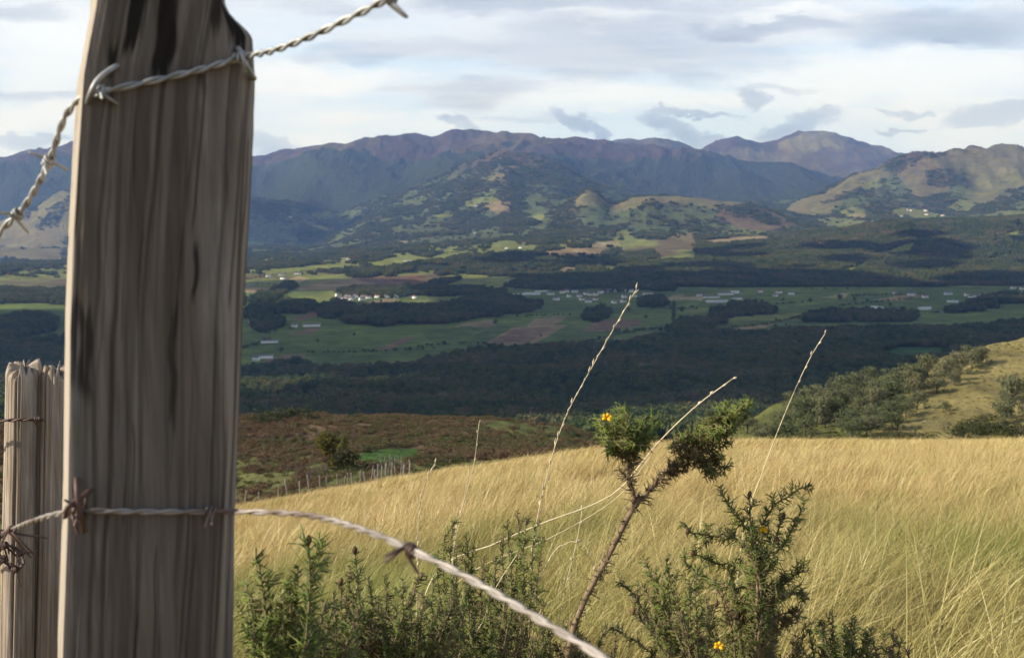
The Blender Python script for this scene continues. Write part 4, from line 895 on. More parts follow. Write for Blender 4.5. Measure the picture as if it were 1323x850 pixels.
# ------------------------------------------------------------------ tall dry grass stalks
def pxpath(pts, y, ymin=None):
    return [unp(p[0], p[1], p[2] if len(p) > 2 else y) for p in pts]
def spline(P, n):
    """smooth curve through points, knots spaced by the root of the chord"""
    P = np.array([p[:] for p in P], float); P = np.vstack([2 * P[0] - P[1], P, 2 * P[-1] - P[-2]])
    k = np.concatenate([[0], np.cumsum(np.sqrt(np.linalg.norm(np.diff(P, axis=0), axis=1)) + 1e-6)])
    ch = np.concatenate([[0], np.cumsum(np.linalg.norm(np.diff(P[1:-1], axis=0), axis=1))])
    t = np.interp(np.linspace(0, ch[-1], n), ch, k[1:-1]); t = np.clip(t, k[1], k[-2] - 1e-9)
    i = np.clip(np.searchsorted(k, t, side='right') - 1, 1, len(P) - 3)
    p0, p1, p2, p3 = P[i - 1], P[i], P[i + 1], P[i + 2]; t0, t1, t2, t3 = [x[:, None] for x in (k[i - 1], k[i], k[i + 1], k[i + 2])]; t = t[:, None]
    A1 = (t1 - t) / (t1 - t0) * p0 + (t - t0) / (t1 - t0) * p1; A2 = (t2 - t) / (t2 - t1) * p1 + (t - t1) / (t2 - t1) * p2; A3 = (t3 - t) / (t3 - t2) * p2 + (t - t2) / (t3 - t2) * p3
    B1 = (t2 - t) / (t2 - t0) * A1 + (t - t0) / (t2 - t0) * A2; B2 = (t3 - t) / (t3 - t1) * A2 + (t - t1) / (t3 - t1) * A3
    return (t2 - t) / (t2 - t1) * B1 + (t - t1) / (t2 - t1) * B2
MAT_STALK = plain('dry_stalk', (0.70, 0.59, 0.37), 0.6, 0.15, 30.0)
MAT_SEED = plain('dry_seed_head', (0.62, 0.52, 0.36), 0.8, 0.3, 60.0)
def stalk(pts, y, r, head, label, seeds=26, sl=0.011):
    P = pxpath(pts, y); g = P[0].copy(); g.z = float(meadow_z(g.x, g.y)) - 0.02
    P = [g + Vector((-0.02, 0, 0))] + P; C = spline(P, 60)
    e = empty('grass_stalk', C[0]); C0 = C - C[0]; mb = MB(); mb.tube(C0, np.linspace(r, r * 0.45, 60), 5); link('stem', mb.mesh('stem', MAT_STALK, True), e)
    if head:
        rng = np.random.default_rng(len(pts) * 13 + int(pts[0][0])); mb = MB(); dd = C0[-1] - C0[-3]; dd /= np.linalg.norm(dd)
        for i in range(seeds):
            t = 1 - head * (i / seeds) ** 1.1; f = t * 59; j = min(int(f), 58); p = C0[j] * (1 - f + j) + C0[j + 1] * (f - j)
            d = C0[j + 1] - C0[j]; d /= np.linalg.norm(d); sd = rng.normal(size=3); sd -= d * sd.dot(d); sd /= np.linalg.norm(sd)
            dr = d * 0.9 + sd * 0.34; L = sl * rng.uniform(0.7, 1.2)
            mb.tube([p, p + dr * L * 0.5 + sd * 0.0006, p + dr * L], [r * 0.5, r * 1.15, r * 0.2], 4)
        link('seed_head', mb.mesh('seed_head', MAT_SEED), e)
    tag(e, label, 'grass stalk')
stalk([(690, 700), (703, 630), (728, 545), (770, 465), (822, 374)], 2.3, 0.0016, 0.52, 'tall pale grass stalk with long seed head rising left of the tall gorse', 46, 0.016)
stalk([(960, 690), (985, 610), (1020, 520), (1048, 460), (1066, 431)], 2.4, 0.0017, 0.10, 'straight bare straw stalk rising over the spur behind the bushy gorse', 5, 0.012)
stalk([(560, 745), (640, 702), (700, 676), (770, 650), (800, 632), (850, 572), (900, 524), (947, 489)], 1.9, 0.0021, 0.06, 'long slanting straw stalk crossing behind the tall gorse stem', 4)
stalk([(588, 690), (600, 645), (612, 600), (619, 546)], 2.6, 0.0013, 0.42, 'thin upright grass stalk with slender seed head over the meadow', 16, 0.012)
stalk([(540, 690), (543, 650), (550, 622), (562, 598)], 3.0, 0.0016, 0.30, 'short grass stalk with nodding feathery seed head', 22, 0.016)
stalk([(585, 720), (592, 680), (602, 630), (606, 605)], 2.7, 0.0013, 0.2, 'thin reddish grass stalk beside the slender seed head', 8)
stalk([(516, 850), (600, 745), (720, 690), (800, 640), (840, 590)], 2.1, 0.0012, 0.0, 'faint curved straw stalk leaning behind the gorse branches')
stalk([(680, 850), (690, 770), (722, 706), (752, 700), (768, 730)], 1.75, 0.0012, 0.2, 'arched dry grass stalk bending over behind the low gorse', 8)
stalk([(600, 850), (625, 800), (640, 760), (668, 716)], 1.6, 0.0013, 0.0, 'green-straw stalk standing in the gorse thicket')
stalk([(700, 850), (722, 800), (730, 760), (745, 700), (752, 660)], 1.75, 0.0012, 0.15, 'upright straw stalk between thicket and tall gorse stem', 6)

# ------------------------------------------------------------------ gorse
def spine_material():
    m, T = material('gorse_spines')
    a = T.n('ShaderNodeAttribute', attribute_name='a').outputs['Fac']; b = T.n('ShaderNodeAttribute', attribute_name='b').outputs['Fac']
    pos = T.n('ShaderNodeNewGeometry').outputs['Position']; n = T.noise(pos, 45.0, 3, 0.6)
    green = T.mix(T.map(n, 0.3, 0.7), (0.042, 0.080, 0.012), (0.145, 0.20, 0.028)); brown = T.mix(T.map(n, 0.3, 0.7), (0.075, 0.045, 0.026), (0.20, 0.135, 0.075))
    c = T.mix(a, green, brown); c = T.mix(T.map(b, 0.5, 1.0, 0, 0.6), c, T.mix(a, (0.40, 0.40, 0.08), (0.32, 0.22, 0.12)))
    principled(T, c, 0.6, spec=0.3, Subsurface_Weight=0.0)
    return m
MAT_SPINE = spine_material(); MAT_GSTEM = plain('gorse_bark', (0.19, 0.135, 0.085), 0.85, 0.4, 90.0); MAT_FLOWER = plain('gorse_petals', (0.82, 0.46, 0.02), 0.6, 0.15, 200.0); MAT_POD = plain('gorse_pods', (0.13, 0.075, 0.045), 0.8, 0.3, 200.0)
class Gorse:
    def __init__(self, seed): self.rng = np.random.default_rng(seed); self.st = MB(); self.S = []; self.tips = []
    def spines(self, P, D, L, r, a):
        """cones: base points, unit directions, lengths, radius, brownness"""
        self.S.append((P, D, L, np.broadcast_to(np.asarray(r, float), (len(P),)), np.broadcast_to(np.asarray(a, float), (len(P),))))
    def clothe(self, C, t0, gap, sl, brown, out=0.95):
        rng = self.rng; seg = np.linalg.norm(np.diff(C, axis=0), axis=1); cum = np.concatenate([[0], np.cumsum(seg)]); tot = cum[-1]
        n = max(3, int(tot * (1 - t0) / gap)); s = tot * (t0 + (1 - t0) * (np.arange(n) + rng.random(n)) / n); s = np.minimum(s, tot * 0.9999)
        P = np.stack([np.interp(s, cum, C[:, k]) for k in range(3)], -1); P2 = np.stack([np.interp(np.minimum(s + tot * .02 + 1e-4, tot), cum, C[:, k]) - np.interp(np.maximum(s - tot * .02, 0), cum, C[:, k]) for k in range(3)], -1)
        T = P2 / (np.linalg.norm(P2, axis=1)[:, None] + 1e-9); sd = rng.normal(size=(n, 3)); sd -= T * (sd * T).sum(1)[:, None]; sd /= np.linalg.norm(sd, axis=1)[:, None]
        D = T * rng.uniform(0.25, 0.9, n)[:, None] + sd * out; D /= np.linalg.norm(D, axis=1)[:, None]
        tt = s / tot; L = sl * rng.uniform(0.55, 1.25, n) * (1 - 0.45 * tt ** 3); a = np.clip(brown(tt) + rng.normal(0, 0.18, n), 0, 1)
        self.spines(P, D, L, 0.00105 * (sl / 0.016) ** 0.5, a)
        for q in range(1):                                     # each spine bears a small one
            f = rng.uniform(0.2, 0.6, n); d2 = D + rng.normal(scale=0.75, size=(n, 3)); d2 /= np.linalg.norm(d2, axis=1)[:, None]
            self.spines(P + D * (L * f)[:, None], d2, L * rng.uniform(0.35, 0.65, n), 0.0008, a)
        return P, T, tt
    def branch(self, pts, r0, r1, t0=0.3, brown=lambda t: 0 * t, gap=0.0035, sl=0.016, shoots=0.016, shoot_len=(0.02, 0.05), st0=None):
        rng = self.rng; gap = gap * 1.3; sl = sl * 1.3; shoots = shoots * 0.85
        C = spline(pts, 26); C[1:-1] += rng.normal(scale=0.0014, size=(24, 3))
        self.st.tube(C, np.linspace(r0, r1, 26), 6); self.tips.append(C[-1])
        self.clothe(C, t0, gap, sl, brown)
        tot = np.linalg.norm(np.diff(C, axis=0), axis=1).sum(); st0 = t0 if st0 is None else st0
        n = int(tot * (1 - st0) / shoots)
        for i in range(n):
            t = st0 + (1 - st0) * (i + rng.random()) / n; f = t * 24.9; j = int(f); p = C[j] * (1 - f + j) + C[j + 1] * (f - j); d = C[j + 1] - C[j]; d /= np.linalg.norm(d)
            sd = rng.normal(size=3); sd -= d * sd.dot(d); sd /= np.linalg.norm(sd); sd[2] += 0.25
            L = rng.uniform(*shoot_len) * (1.15 - 0.5 * t); dr = d * 0.65 + sd * 0.8; dr /= np.linalg.norm(dr)
            Q = [Vector(p), Vector(p + dr * L * 0.5 + d * L * 0.06), Vector(p + dr * L + d * L * 0.22)]; S = spline(Q, 8)
            self.st.tube(S, np.linspace(0.0010, 0.0005, 8), 4); bb = float(brown(np.array([t]))[0])
            self.clothe(S, 0.05, gap * 0.8, sl * 0.8, lambda x: bb + 0 * x)
    def build(self, name, root, label, flowers=(), pods=(), group=None):
        e = empty(name, root); R = np.array(root[:])
        self.st.V = [v - R for v in self.st.V]; link('stems', self.st.mesh('stems', MAT_GSTEM, True), e)
        P = np.vstack([s[0] for s in self.S]) - R; D = np.vstack([s[1] for s in self.S]); L = np.concatenate([s[2] for s in self.S]); r = np.concatenate([s[3] for s in self.S]); a = np.concatenate([s[4] for s in self.S]); n = len(P)
        ref = np.where(np.abs(D[:, 2:3]) < 0.9, [[0, 0, 1.0]], [[1.0, 0, 0]]); u = np.cross(D, ref); u /= np.linalg.norm(u, axis=1)[:, None]; v = np.cross(D, u)
        an = [0, 2.094, 4.189]; V = np.stack([P + r[:, None] * (math.cos(x) * u + math.sin(x) * v) for x in an] + [P + D * L[:, None]], 1).reshape(-1, 3)
        i = np.arange(n) * 4; Tq = np.concatenate([np.stack([i, i + 1, i + 3], -1), np.stack([i + 1, i + 2, i + 3], -1), np.stack([i + 2, i, i + 3], -1)])
        o = link('spines', np_mesh('spines', V, None, Tq, MAT_SPINE, False, {'a': np.repeat(a, 4), 'b': np.tile([0, 0, 0, 1.0], n)}), e); o['kind'] = 'stuff'
        for p in flowers:
            mb = MB(); p = np.array(p[:]) - R
            for k in range(5):
                d = np.array([math.cos(k * 1.3), -0.6, 0.5 + math.sin(k * 1.3) * 0.8]); d /= np.linalg.norm(d)
                mb.tube([p, p + d * 0.003, p + d * 0.006, p + d * 0.008], [0.001, 0.0024, 0.0022, 0.0006], 6)
            link('flower', mb.mesh('flower', MAT_FLOWER, True), e)
        for p in pods:
            mb = MB(); tp = np.array(self.tips); u_, v_ = p.x / p.y, p.z / p.y; p = tp[np.argmin((tp[:, 0] / tp[:, 1] - u_) ** 2 + (tp[:, 2] / tp[:, 1] - v_) ** 2)] - R - [0, 0, 0.004]; mb.tube([p, p + [0, 0, 0.004], p + [0.001, 0, 0.008], p + [0.001, 0, 0.011]], [0.001, 0.0033, 0.0030, 0.0006], 6); link('seed_pod', mb.mesh('seed_pod', MAT_POD, True), e)
        return tag(e, label, 'gorse', group)
def root_at(px, y): 
    u = px_dir(px, 820)[0]; return Vector((u * y, y, float(meadow_z(u * y, y)) - 0.02))
NOB = lambda t: 0 * t + 0.12

# the tall one with bare lower stem, forked, a flower on its left head
g = Gorse(1); Y = 1.45; root = root_at(722, Y)
BRN = lambda t: 1.1 - 1.9 * np.clip((t - 0.55) / 0.4, 0, 1)
g.branch([root, unp(738, 822, Y), unp(768, 752, Y), unp(800, 690, Y), unp(826, 640, Y)], 0.0056, 0.0040, 0.70, lambda t: 0 * t + 0.9, 0.0013, 0.018, 0.03, (0.008, 0.018))
g.branch([unp(820, 652, Y), unp(812, 610, Y - .02), unp(808, 580, Y - .03), unp(803, 548, Y - .03)], 0.0032, 0.0018, 0.0, lambda t: 1.0 - 1.6 * np.clip(t - 0.45, 0, 1), 0.0011, 0.017, 0.013, (0.01, 0.02), 0.3)
g.branch([unp(818, 655, Y), unp(850, 622, Y + .02), unp(880, 590, Y + .02), unp(905, 574, Y + .02), unp(925, 545, Y + .02), unp(948, 532, Y + .02)], 0.0036, 0.0016, 0.0, lambda t: 1.0 - 1.25 * np.clip((t - 0.5) * 2, 0, 1), 0.0010, 0.017, 0.009, (0.012, 0.028), 0.25)
for (x, y_) in [(780, 545), (775, 556), (788, 535), (798, 525), (812, 532), (830, 542), (845, 541), (825, 555), (838, 563), (800, 560), (785, 575), (820, 573), (848, 550), (770, 538), (812, 545)]:
    g.branch([unp(807 + random.uniform(-6, 6), 592, Y - .03), unp((807 + x) / 2, (588 + y_) / 2 + 4, Y - .03 + random.uniform(-.03, .03)), unp(x, y_, Y - .03 + random.uniform(-.05, .05))], 0.0014, 0.0007, 0.1, lambda t: 0.75 - 1.0 * t, 0.0019, 0.014, 0.011, (0.008, 0.018))
for (x, y_) in [(940, 520), (958, 526), (972, 521), (962, 538), (935, 540), (925, 560), (940, 572), (930, 592), (914, 606), (900, 597), (885, 565), (890, 590), (870, 575), (938, 606), (922, 615), (905, 560), (950, 548), (880, 600)]:
    bx, by = 900 + 0.45 * (x - 900), 575 + 0.4 * (y_ - 575)
    g.branch([unp(bx, by, Y + .02), unp((bx + x) / 2, (by + y_) / 2 + 2, Y + random.uniform(-.02, .05)), unp(x, y_, Y + random.uniform(-.04, .07))], 0.0014, 0.0006, 0.1, (lambda t: 0.55 - 0.7 * t) if y_ < 570 else (lambda t: 0.85 - 0.5 * t), 0.0019, 0.0135, 0.011, (0.008, 0.018))
g.build('gorse_bush', root, 'tall leaning gorse with bare spiny brown stem forking into two tufts', [unp(784, 540, Y - .08)], [unp(868, 568, Y)])

# the bushy one with upright and sideways sprigs
g = Gorse(2); Y = 1.5; root = root_at(985, Y)
for (pts, b) in [([(985, 850), (978, 760), (972, 690), (968, 640)], 0.2), ([(985, 790), (975, 700), (950, 665), (928, 632)], 0.1), ([(980, 740), (985, 680), (1010, 645), (1048, 627)], 0.1), ([(980, 745), (960, 702), (925, 692), (888, 688)], 0.35), ([(985, 760), (1000, 720), (1020, 690), (1040, 650)], 0.1),
                 ([(985, 790), (1010, 755), (1032, 742), (1044, 735)], 0.2), ([(985, 800), (1005, 770), (1025, 765), (1038, 770)], 0.4), ([(975, 800), (940, 760), (905, 742), (880, 722)], 0.2), ([(975, 770), (955, 735), (930, 728), (895, 716)], 0.25), ([(985, 840), (985, 790), (1000, 770), (1012, 744)], 0.5), ([(985, 840), (965, 800), (950, 770), (945, 738)], 0.4),
                 ([(985, 845), (1000, 820), (1015, 805), (1024, 800)], 0.8), ([(985, 845), (970, 815), (955, 800), (948, 790)], 0.8), ([(985, 820), (1000, 800), (1020, 790), (1030, 786)], 0.7), ([(980, 770), (985, 735), (1000, 700), (1012, 668)], 0.15), ([(980, 780), (975, 740), (990, 720), (1004, 700)], 0.2)]:
    P3 = [unp(x, y_, Y + random.uniform(-.06, .06)) for x, y_ in pts]
    bb = b; g.branch([root.lerp(P3[0], 0.75)] + P3, 0.0034, 0.0009, 0.42, lambda t, bb=bb: bb + 0.9 * np.clip(0.62 - t, 0, 1) * 2, 0.0017, 0.0175, 0.020, (0.012, 0.03))
g.branch([root, root.lerp(unp(985, 850, Y), 0.5), unp(985, 850, Y), unp(980, 790, Y)], 0.008, 0.004, 0.8, lambda t: 0 * t + 1, 0.006, 0.015, 9.0)
g.build('gorse_bush', root, 'bushy dark green gorse with upright sprigs beside the tall forked gorse', [unp(985, 684, Y - .03)], [unp(x, y_, Y - .05) for x, y_ in [(965, 648), (888, 690), (1030, 672), (1008, 690), (907, 705), (1012, 705)]])

# its lower left neighbour
g = Gorse(3); Y = 1.42; root = root_at(900, Y)
for (x, y_, b) in [(860, 722, .1), (845, 738, .15), (870, 745, .2), (900, 735, .2), (890, 760, .3), (830, 757, .3), (815, 770, .5), (855, 775, .5), (880, 790, .7), (905, 795, .8), (840, 795, .3), (870, 812, .6), (925, 780, .5), (850, 820, .3), (910, 825, .8), (890, 835, .7), (800, 745, .4), (835, 728, .2), (785, 808, .4), (818, 790, .5)]:
    yy = Y + random.uniform(-.09, .09); bx = 900 + 0.35 * (x - 900)
    g.branch([root, unp(bx, 870, yy), unp((bx + x) / 2, (845 + y_) / 2, yy), unp(x, y_, yy)], 0.0032, 0.0009, 0.8, lambda t, bb=b: bb + 0.8 * np.clip(0.88 - t, 0, 1) * 3, 0.0017, 0.0175, 0.022, (0.012, 0.028))
g.build('gorse_bush', root, 'low gorse with yellowing sprigs and one flower under the bushy gorse', [unp(928, 834, Y - .09)], [unp(x, y_, Y - .08) for x, y_ in [(880, 765), (815, 800), (905, 775)]])

def thicket(seed, rootpx, Y, tips, label, brown=0.2, flowers=(), sl=0.0165, dj=0.1, pods=(), t0=0.62):
    g = Gorse(seed); root = root_at(rootpx, Y)
    for (x, y_) in tips:
        yy = Y + random.uniform(-dj, dj); bx = rootpx + 0.55 * (x - rootpx); b = float(np.clip(brown + random.gauss(0, 0.22), 0, 1))
        g.branch([root, unp(bx, max(880, y_ + 60), yy), unp(bx * .4 + x * .6 + random.uniform(-8, 8), y_ + 0.42 * (max(880, y_ + 60) - y_), yy), unp(x, y_, yy)], 0.0030, 0.0009, 1 - random.uniform(0.12, 0.2) / max(0.3, (unp(x, y_, yy) - root).length), lambda t, bb=b: bb + 1.0 * np.clip(0.88 - t, 0, 1) * 3, 0.0017, sl * 1.08, 0.026, (0.010, 0.028))
    return g.build('gorse_bush', root, label, [unp(x, y_, Y - dj) for x, y_ in flowers], [unp(x, y_, Y - dj) for x, y_ in pods])
rnd = lambda s, n, x0, x1, y0, y1: [(random.Random(s + i).uniform(x0, x1), random.Random(s * 7 + i).uniform(y0, y1)) for i in range(n)]
thicket(11, 372, 1.05, [(333, 718), (345, 742), (362, 770), (398, 700), (412, 694), (385, 730), (372, 752), (402, 738), (330, 775), (350, 800), (385, 790), (322, 800), (340, 830), (375, 825), (400, 815), (318, 755)], 'bright green gorse sprigs standing against the foot of the big post', 0.05, [], 0.019, 0.07, [(400, 690)])
thicket(12, 470, 1.35, [(458, 712), (452, 730), (475, 745), (440, 752), (430, 765), (500, 752), (520, 748), (490, 775), (460, 778), (415, 775), (530, 770), (445, 795), (478, 800), (510, 795), (425, 810), (400, 790), (540, 745), (465, 735), (425, 782)], 'dark leggy gorse with a knobbly upright tip near the big post', 0.35, (), 0.015, 0.1, [(455, 716), (462, 714), (448, 745)])
thicket(13, 600, 1.65, [(585, 672), (574, 690), (602, 690), (590, 705), (612, 700), (566, 712), (600, 722), (625, 718), (640, 735), (585, 740), (560, 745), (610, 750), (630, 765), (580, 770), (550, 770), (655, 752), (600, 780)], 'dark gorse with a small bushy tuft rising behind the lower wire', 0.18, (), 0.0135, 0.1)
thicket(14, 668, 1.75, [(668, 660), (655, 672), (680, 668), (690, 680), (672, 692), (650, 690), (700, 694), (660, 705), (640, 718), (630, 735), (650, 742), (675, 730), (645, 765), (668, 770), (690, 760)], 'leaning gorse with a dense dark tuft beside the slanting straw', 0.15, (), 0.0135, 0.09)
thicket(15, 400, 1.2, rnd(1, 70, 312, 470, 775, 868), 'low green gorse thicket at the foot of the big post', 0.3, (), 0.015, 0.14)
thicket(16, 520, 1.45, rnd(2, 84, 440, 600, 768, 868), 'low tangled gorse thicket between leggy gorse and wire', 0.35, (), 0.015, 0.16)
thicket(17, 640, 1.6, rnd(3, 66, 575, 715, 770, 868), 'low dark gorse thicket under the sagging lower wire', 0.25, (), 0.014, 0.16)
thicket(18, 1090, 1.5, rnd(12, 14, 1040, 1130, 800, 860) + [(1060, 800), (1075, 790), (1090, 805), (1105, 800), (1045, 815), (1080, 825), (1100, 830), (1120, 815), (1060, 835), (1035, 835), (1115, 840)], 'low gorse tuft right beside the bushy dark gorse', 0.1, (), 0.014, 0.08)
thicket(19, 1150, 1.55, [(1140, 818), (1155, 812), (1165, 825), (1150, 835), (1130, 835), (1175, 840), (1160, 845)], 'small brownish gorse tuft beside the low gorse in the grass', 0.5, (), 0.014, 0.07)
thicket(21, 985, 1.62, rnd(8, 34, 900, 1045, 740, 862), 'dense dark gorse growth behind the bushy upright gorse', 0.4, (), 0.014, 0.1)
thicket(20, 745, 1.7, rnd(5, 14, 700, 800, 800, 850), 'sparse low gorse around the foot of the tall forked gorse', 0.5, (), 0.013, 0.14)

# ------------------------------------------------------------------ the big weathered post
def post_material(name, base, dark, lite):
    m, T = material(name)
    a = T.n('ShaderNodeAttribute', attribute_name='a').outputs['Fac']; b = T.n('ShaderNodeAttribute', attribute_name='b').outputs['Fac']
    co = T.n('ShaderNodeTexCoord').outputs['Object']
    gr = T.noise(T.scalev(co, (1, 1, 0.045)), 260.0, 6, 0.6); g2 = T.noise(T.scalev(co, (1, 1, 0.08)), 70.0, 5, 0.6); g3 = T.noise(co, 9.0, 4, 0.6)
    c = T.mix(T.map(g2, 0.3, 0.7), base, lite); c = T.mix(T.map(g3, 0.42, 0.7, 0, 0.6), c, tuple(x * 0.72 for x in base))
    bd = T.noise(T.scalev(co, (1, 1, 0.05)), 30.0, 4, 0.6); bz = T.noise(T.scalev(co, (1, 1, 0.3)), 14.0, 4, 0.6)
    c = T.mix(T.map(bd, 0.36, 0.64), tuple(x * k for x, k in zip(base, (0.74, 0.71, 0.68))), c)
    c = T.mix(T.map(bz, 0.40, 0.72, 0, 0.55), c, tuple(x * k for x, k in zip(base, (0.80, 0.71, 0.62))))
    c = T.mix(1.0, c, T.ramp(gr, [(0.25, 0.70), (0.5, 1.0), (0.75, 1.18)]), 'MULTIPLY')
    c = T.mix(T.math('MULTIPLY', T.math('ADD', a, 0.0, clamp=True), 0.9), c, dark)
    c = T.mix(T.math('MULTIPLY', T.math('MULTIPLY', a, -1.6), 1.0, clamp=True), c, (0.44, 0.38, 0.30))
    c = T.mix(T.map(b, 0.15, 0.85), c, (0.022, 0.020, 0.018))
    bump = T.n('ShaderNodeBump', {'Strength': 0.6, 'Distance': 0.0014, 'Height': T.math('ADD', gr, T.math('MULTIPLY', g2, 0.7))}).outputs[0]
    principled(T, c, 0.88, bump, spec=0.15)
    return m
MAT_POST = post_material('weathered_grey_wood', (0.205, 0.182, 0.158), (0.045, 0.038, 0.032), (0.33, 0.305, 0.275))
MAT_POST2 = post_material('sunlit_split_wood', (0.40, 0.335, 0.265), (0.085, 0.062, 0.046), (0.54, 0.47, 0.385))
def big_post():
    yA, ang, dep = 0.745, math.radians(23), 0.105
    lpy = [-40, 0, 100, 200, 300, 420, 640, 850, 1500, 3200]; lpx = [126, 124, 105, 98, 92, 87, 84, 76, 70, 60]
    rpx = [322, 328, 334, 331, 326, 319, 309, 305, 300, 296]
    ca, sa = math.cos(ang), math.sin(ang)
    pys = np.concatenate([np.linspace(-48, 870, 245), np.linspace(900, 2650, 40)]); K = 560
    # perimeter: rounded rectangle, s from front-left corner along the front
    V = np.zeros((len(pys), K, 3)); A = np.zeros((len(pys), K)); B = np.zeros((len(pys), K))
    rng = np.random.default_rng(4); cracks = []
    for i in range(40): cracks.append((rng.uniform(0, 1), rng.uniform(0.0006, 0.0018), rng.uniform(0.0006, 0.0055) * (1 if rng.random() < .5 else 0.5), rng.uniform(0, 100), rng.uniform(0.3, 1.0)))
    for sfix, w_, d_ in [(0.065, 0.0022, 0.006), (0.112, 0.0016, 0.005), (0.168, 0.0022, 0.006), (0.225, 0.0016, 0.004), (0.262, 0.0026, 0.006), (0.036, 0.002, 0.006), (0.292, 0.0018, 0.005), (0.302, 0.0014, 0.004)]: cracks.append((sfix, w_, d_, sfix * 900, 0.1))
    for i in range(64): cracks.append((rng.uniform(0, 0.33), rng.uniform(0.0004, 0.0011), rng.uniform(0.002, 0.007), rng.uniform(0, 100), 1.6))
    for r, py in enumerate(pys):
        pl, pr = np.interp(py, lpy, lpx), np.interp(py, lpy, rpx)
        z = unp(200, py, 0.77).z
        ul, ur = px_dir(pl, py)[0], px_dir(pr, py)[0]
        FL = np.array([ul * yA, yA]); # right corner lies on the line FL + s*(ca,sa) and on the sight line x = ur*y
        s = (ur * FL[1] - FL[0]) / (ca - ur * sa); w = s
        per = 2 * (w + dep); q = np.arange(K) / K
        # more samples on the visible front
        ss = np.where(q < 0.52, q / 0.52 * w, np.where(q < 0.66, w + (q - 0.52) / 0.14 * dep, np.where(q < 0.82, w + dep + (q - 0.66) / 0.16 * w, w + dep + w + (q - 0.82) / 0.18 * dep)))
        x = np.where(ss < w, ss, np.where(ss < w + dep, w, np.where(ss < 2 * w + dep, w - (ss - w - dep), 0.0))); yv = np.where(ss < w, 0.0, np.where(ss < w + dep, ss - w, np.where(ss < 2 * w + dep, dep, dep - (ss - 2 * w - dep))))
        rc = 0.016                                         # rounded arris, strongest on the right-hand one
        cxm, cym = x - w / 2, yv - dep / 2; ex = np.maximum(np.abs(cxm) - (w / 2 - rc), 0); ey = np.maximum(np.abs(cym) - (dep / 2 - rc), 0)
        rr_ = np.where((cxm < 0) & (cym < 0), 0.35, 1.0)
        ln = np.sqrt(ex ** 2 + ey ** 2) + 1e-9; k = np.where((ex > 0) & (ey > 0), np.minimum(1, rc / ln), 1.0); k = 1 - (1 - k) * rr_
        cxm = np.where(ex > 0, np.sign(cxm) * (w / 2 - rc + ex * k), cxm); cym = np.where(ey > 0, np.sign(cym) * (dep / 2 - rc + ey * k), cym)
        # top: rounded off, chipped right-hand corner
        top = max(0.0, 1 - (py + 48) / 26.0); sh = 1 - 0.16 * top ** 2.2
        chip = sstep(cxm, w * 0.24, w * 0.5) * sstep(np.full(K, 46.0 - py), 0, 46) * 0.017
        cxm = cxm * sh - chip; cym = cym * sh
        fx_ = np.clip((cxm + w / 2) / w, 0, 1) + 0.015 * (fbm(ss * 200, np.full(K, 2.0), 4, 2) - 0.5)
        ptop = np.interp(fx_, [0, 0.5, 0.72, 0.84, 0.92, 0.97, 1.0], [-48, -44, -16, 1, 9, 20, 34])
        zz = np.minimum(z, -(np.maximum(ptop, -48) - 250) / F * 0.77 - 0.0004 * (py + 48) / 48 * 0)
        zz = np.where(ptop > py, zz + (py - ptop) * -1e-5, z)
        nx, ny = np.where(ex > ey, np.sign(cxm), 0), np.where(ex > ey, 0, np.sign(cym)); nl = np.sqrt((cxm / w) ** 4 + (cym / dep) ** 4) + 1e-9
        nx, ny = np.sign(cxm) * np.abs(cxm / w) ** 3, np.sign(cym) * np.abs(cym / dep) ** 3; nl = np.hypot(nx, ny) + 1e-9; nx, ny = nx / nl, ny / nl
        d = 0.0006 * (fbm(ss * 40, np.full(K, z * 1.0), 3, 3) - 0.5) * 2 + 0.0005 * (fbm(ss * 420, np.full(K, z * 6), 5, 3) - 0.5) * 2
        tone = 0.6 * sstep(fbm(ss * 75 + 3, np.full(K, z * 2.2), 9, 4), 0.45, 0.72)
        for (sc_, wd, dp, ph, on) in cracks:
            s0 = sc_ * 0.45 + 0.0045 * (vnoise(z * 5 + ph, ph) - 0.5) * 2 + 0.0015 * (vnoise(z * 22 + ph, ph + 3) - 0.5) * 2
            st = sstep(vnoise(z * (9.0 if on > 1.5 else 3.2) + ph * 1.7, ph), 0.30 + 0.2 * on, 0.62 + 0.1 * on) if on > .2 else 0.55 + 0.45 * vnoise(z * 4 + ph, 1.0)
            wv = wd * (0.5 + vnoise(z * 9 + ph, 5.5)); G = np.exp(-((ss - s0) / wv) ** 2) * st; d -= (0.12 if on > 1.5 else 0.28) * dp * G; tone = np.maximum(tone, np.minimum(0.75, G * dp / 0.007))
        # black stains: two tongues by the top, one blot on the left half-way down
        stn = np.zeros(K); f = ss / w
        for (fx, fw, p0, p1, sgn) in [(0.245, 0.05, -60, 72, 1), (0.44, 0.062, -60, 100, 1), (0.92, 0.075, -40, 66, 1), (0.77, 0.05, -50, 50, .7), (0.09, 0.05, 395, 520, .65), (0.025, 0.03, 385, 500, .6), (0.585, 0.03, 395, 560, .55), (0.685, 0.035, 90, 125, .6), (0.69, 0.018, 310, 395, .7), (0.15, 0.03, 70, 110, .8)]:
            fx2 = fx + 0.02 * (vnoise(py / 40 + fx * 90, 2.2) - 0.5) * 2
            m_ = np.exp(-((f - fx2) / (fw * (0.75 + 0.5 * vnoise(f * 60, py / 70)))) ** 4) * sstep(np.full(K, py) + 46 * (fbm(f * 45, np.full(K, py / 200.0), 8, 2) - 0.5), p0 - 20, p0 + 15) * (1 - sstep(np.full(K, py) + 46 * (fbm(f * 45, np.full(K, py / 200.0), 8, 2) - 0.5), p1 - 25, p1 + 20)) * sgn
            stn = np.maximum(stn, m_ * (ss < w))
        cxm, cym = cxm + nx * d, cym + ny * d
